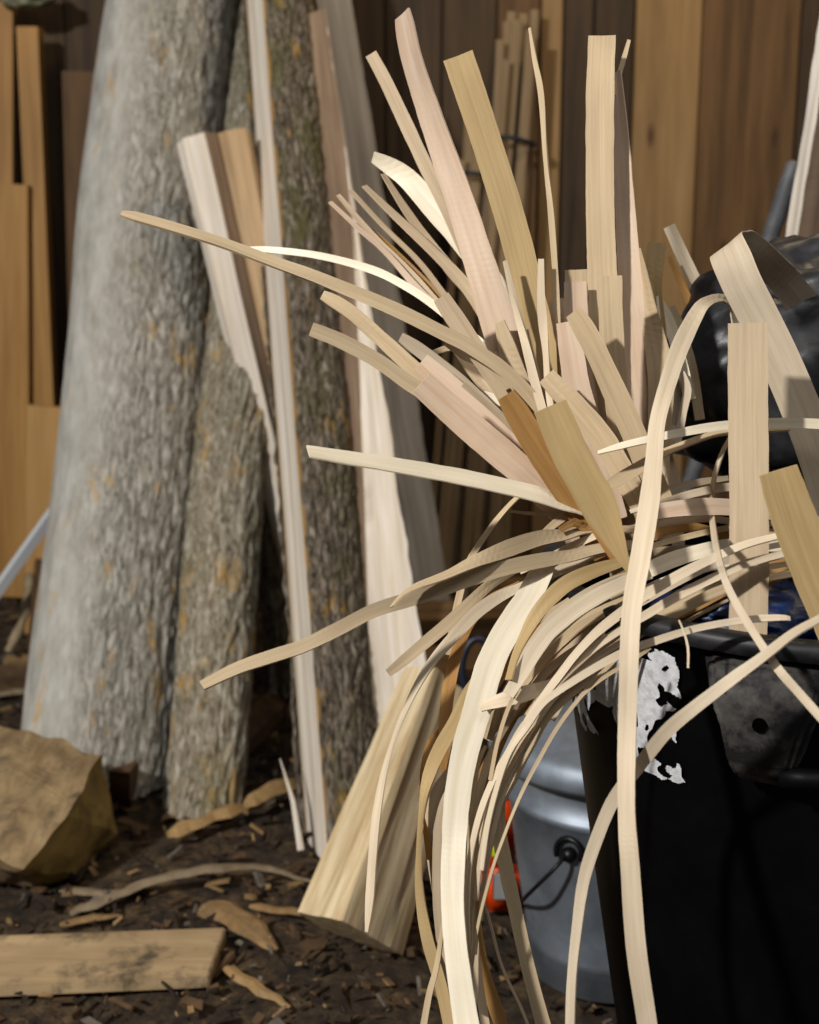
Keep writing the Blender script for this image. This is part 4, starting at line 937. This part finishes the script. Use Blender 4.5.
strip('bright yellowish arch, uppermost of the middle arches', 'must', (1.07, 1.03), [(622, 562, 9), (596, 570, 14), (569, 582, 16), (552, 596, 16), (537, 614, 14), (525, 636, 10), (516, 656, 7), (509, 680, 6)])
strip('broad bright arch, second of the middle arches', 'pale', (1.05, 1.03), [(650, 572, 14), (630, 580, 14), (601, 594, 16), (577, 609, 16), (552, 629, 16), (536, 649, 16), (521, 674, 14), (508, 695, 12)])
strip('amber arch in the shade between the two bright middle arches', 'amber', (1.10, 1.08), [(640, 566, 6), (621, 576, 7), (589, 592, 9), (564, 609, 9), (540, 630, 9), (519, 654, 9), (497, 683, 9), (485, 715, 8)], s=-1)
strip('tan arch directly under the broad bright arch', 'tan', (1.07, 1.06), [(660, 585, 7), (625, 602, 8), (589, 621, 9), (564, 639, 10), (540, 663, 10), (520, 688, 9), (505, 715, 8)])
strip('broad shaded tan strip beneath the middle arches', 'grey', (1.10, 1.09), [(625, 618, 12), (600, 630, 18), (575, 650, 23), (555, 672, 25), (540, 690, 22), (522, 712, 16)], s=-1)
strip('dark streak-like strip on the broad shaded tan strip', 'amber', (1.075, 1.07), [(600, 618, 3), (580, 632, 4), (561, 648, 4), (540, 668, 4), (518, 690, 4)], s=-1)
strip('pale short arch just below the longest drooping strip near the bin', 'pale', (1.12, 1.11), [(620, 547, 7), (601, 553, 8), (578, 561, 8), (558, 570, 8), (540, 584, 6)])
strip('slim strip filling between the curled-back strip and the longest drooping strip', 'pale', (1.11, 1.13), [(606, 532, 6), (590, 538, 7), (572, 546, 8), (552, 556, 7), (520, 572, 5)])
strip('thread-like strip lying level under the jutting cream strip', 'tan', (1.12, 1.13), [(509, 511, 2.5), (525, 513, 3.5), (541, 514, 4), (578, 515, 4), (610, 520, 4)])
strip('short slanting strip under the end of the jutting cream strip', 'tan', (1.12, 1.13), [(538, 538, 5), (553, 525, 8), (570, 512, 9), (590, 500, 9)])
strip('dim arch low in the bunch above the bin label', 'grey', (1.12, 1.09), [(640, 640, 6), (610, 655, 8), (590, 668, 8), (570, 690, 7), (552, 720, 6)])
strip('thin arch between the third long arch and the lone lowest arch', 'tan', (1.06, 1.05), [(728, 600, 3), (700, 614, 4), (670, 632, 4), (640, 655, 4), (600, 680, 4), (575, 702, 3)])
strip('deep shaded arch inside the bin below the long arches', 'amber', (1.10, 1.10), [(800, 560, 10), (760, 572, 14), (720, 590, 16), (690, 606, 15), (655, 622, 12), (620, 640, 10)], s=-1)
strip('tiny twisted shaving dangling from the lowest lone arch', 'pale', (0.955, 0.95), [(679, 620, 1.5), (684, 632, 2), (688, 648, 2.5), (688, 668, 2)], th=.0008, name='wood_shaving')
strip('upper amber arch tucked behind the wide mustard strip', 'amber', (1.12, 1.10), [(598, 520, 5), (585, 528, 9), (575, 522, 8), (560, 530, 6)], s=-1)
strip('shaded long arch behind the broad bright arch', 'tan', (1.11, 1.08), [(640, 590, 6), (600, 606, 8), (565, 627, 8), (540, 648, 8), (515, 676, 8), (500, 705, 7), (490, 740, 7)], s=-1)

extra = [
 ('pale arch second from the top where the bunch crosses behind the right upright strip', 'pale', (1.06, 1.05), [(800, 541, 5), (760, 549, 6), (720, 562, 7), (686, 578, 7), (655, 595, 7), (625, 613, 6), (590, 640, 6), (566, 664, 5)], 1),
 ('tan arch squeezed between the second and third long arches', 'tan', (1.07, 1.06), [(792, 563, 5), (750, 571, 7), (712, 586, 8), (676, 604, 8), (645, 620, 8), (610, 643, 8), (580, 668, 7), (553, 700, 6), (533, 730, 5)], 1),
 ('amber underside arch glimpsed above the blue sack', 'amber', (1.12, 1.10), [(780, 578, 8), (735, 594, 13), (700, 607, 13), (668, 622, 11), (635, 645, 8)], -1),
 ('whitish arch just above the shadowed deep arch', 'cream', (1.14, 1.12), [(790, 556, 4), (750, 560, 7), (705, 568, 9), (668, 580, 9), (640, 592, 8)], 1),
 ('tan fill strip running level behind the wide mustard strip foot', 'tan', (1.15, 1.13), [(720, 548, 8), (670, 552, 12), (630, 556, 12), (590, 562, 11), (550, 576, 9), (520, 600, 7)], 1),
 ('pale slim arch hugging the underside of the bright yellowish arch', 'pale', (1.09, 1.07), [(640, 570, 5), (605, 583, 7), (575, 600, 8), (548, 622, 8), (530, 645, 7), (515, 672, 6)], 1),
 ('thin tan strand tracing the edge of the broad bright arch', 'tan', (1.045, 1.03), [(640, 592, 4), (605, 606, 4), (575, 622, 4), (548, 646, 4), (528, 672, 4), (510, 704, 4), (498, 740, 4), (490, 780, 4)], 1),
 ('fifth strand of the fine bunch, nearest the bin label', 'pale', (1.045, 1.04), [(640, 634, 5), (612, 648, 6), (588, 664, 6), (566, 684, 6), (547, 706, 6), (530, 733, 6), (515, 764, 5), (503, 795, 5), (494, 830, 5), (486, 870, 4), (480, 920, 4)], 1),
 ('frayed grey strand in the middle of the fine bunch', 'grey', (1.05, 1.045), [(630, 622, 5), (598, 646, 6), (568, 673, 6), (545, 698, 6), (527, 722, 6), (511, 750, 6), (498, 780, 6), (488, 812, 6), (480, 850, 5), (475, 890, 4)], 1),
 ('upright tan strip in the gap between the mustard strips and the speckled strip', 'tan', (1.21, 1.19), [(500, 322, 10), (508, 350, 18), (520, 390, 24), (535, 430, 26), (560, 500, 26)], 1),
 ('pale strip foot filling beneath the long pinkish strip', 'pale', (1.18, 1.17), [(526, 330, 5), (532, 365, 10), (540, 400, 14), (550, 440, 16), (575, 520, 16)], 1),
 ('shaded tan strip in the gap below the speckled strip', 'grey', (1.23, 1.20), [(456, 352, 6), (474, 372, 12), (494, 396, 16), (520, 430, 18), (560, 490, 18)], 1),
 ('pinkish strip behind the small upright strips at the fan centre', 'pink', (1.24, 1.20), [(556, 300, 14), (560, 340, 20), (566, 390, 24), (580, 450, 26), (600, 530, 24)], 1),
 ('wide tan strip rising behind the curving strip', 'tan', (1.26, 1.20), [(646, 330, 10), (650, 360, 16), (652, 400, 22), (650, 450, 24), (640, 540, 22)], 1),
 ('pale strip leaning in the gap right of the curving strip', 'pale', (1.25, 1.21), [(664, 345, 8), (671, 370, 14), (672, 410, 16), (662, 470, 16), (650, 540, 14)], 1),
 ('faint long strip low in the dark between the bag and the arches', 'grey', (1.20, 1.16), [(728, 478, 5), (700, 482, 7), (670, 490, 8), (640, 502, 8), (610, 518, 7)], 1),
 ('hanging brown strip left of the widest bright strip near the billet edge', 'grey', (1.14, 1.08), [(565, 585, 7), (520, 612, 8), (490, 650, 8), (470, 700, 8), (458, 740, 9), (449, 780, 9), (445, 830, 8), (444, 880, 8), (446, 930, 7), (452, 990, 7)], 1),
]
for lb, tn, dd, pp, sg_ in extra: strip(lb, tn, dd, pp, s=sg_)

# ------------------------------------------------------------------ light
def area(name, loc, target, size, power, col):
    l = bpy.data.lights.new(name, 'AREA'); l.size = size; l.energy = power; l.color = col; l.shape = 'DISK'
    o = bpy.data.objects.new(name, l); o.location = loc
    o.rotation_euler = (Vector(target) - Vector(loc)).to_track_quat('-Z', 'Y').to_euler(); C.objects.link(o)
area('key_lamp', (-1.8, -0.75, 2.45), (0.0, 2.0, 0.7), 0.16, 120, (1.0, 0.965, 0.92))
area('soft_fill', (0.5, -0.4, 3.0), (0.1, 1.6, 0.6), 1.3, 16, (1.0, 0.97, 0.93))  # added soft fill from above, eases hard shadows and lifts pale faces
area('warm_lamp', (0.7, 2.3, 2.9), (0.2, 3.5, 0.9), 0.25, 14, (1.0, 0.78, 0.50))
w = bpy.data.worlds.new('world'); bpy.context.scene.world = w; w.use_nodes = True
w.node_tree.nodes['Background'].inputs[0].default_value = (0.90, 0.93, 1.0, 1)
w.node_tree.nodes['Background'].inputs[1].default_value = 0.11

cam = bpy.data.cameras.new('camera'); co = bpy.data.objects.new('camera', cam); C.objects.link(co)
co.location = CAM; co.rotation_euler = (math.radians(90) - PITCH, 0, 0)
cam.sensor_fit = 'VERTICAL'; cam.sensor_height = 36.0; cam.sensor_width = 36.0 * W / H; cam.lens = F / H * 36.0
cam.dof.use_dof = True; cam.dof.focus_distance = 1.12; cam.dof.aperture_fstop = 6.3
cam.clip_start = 0.05
sc = bpy.context.scene; sc.camera = co
sc.view_settings.view_transform = 'Standard'; sc.view_settings.look = 'None'
sc.view_settings.exposure = 0.0; sc.view_settings.gamma = 1.0; sc.view_settings.use_curve_mapping = False
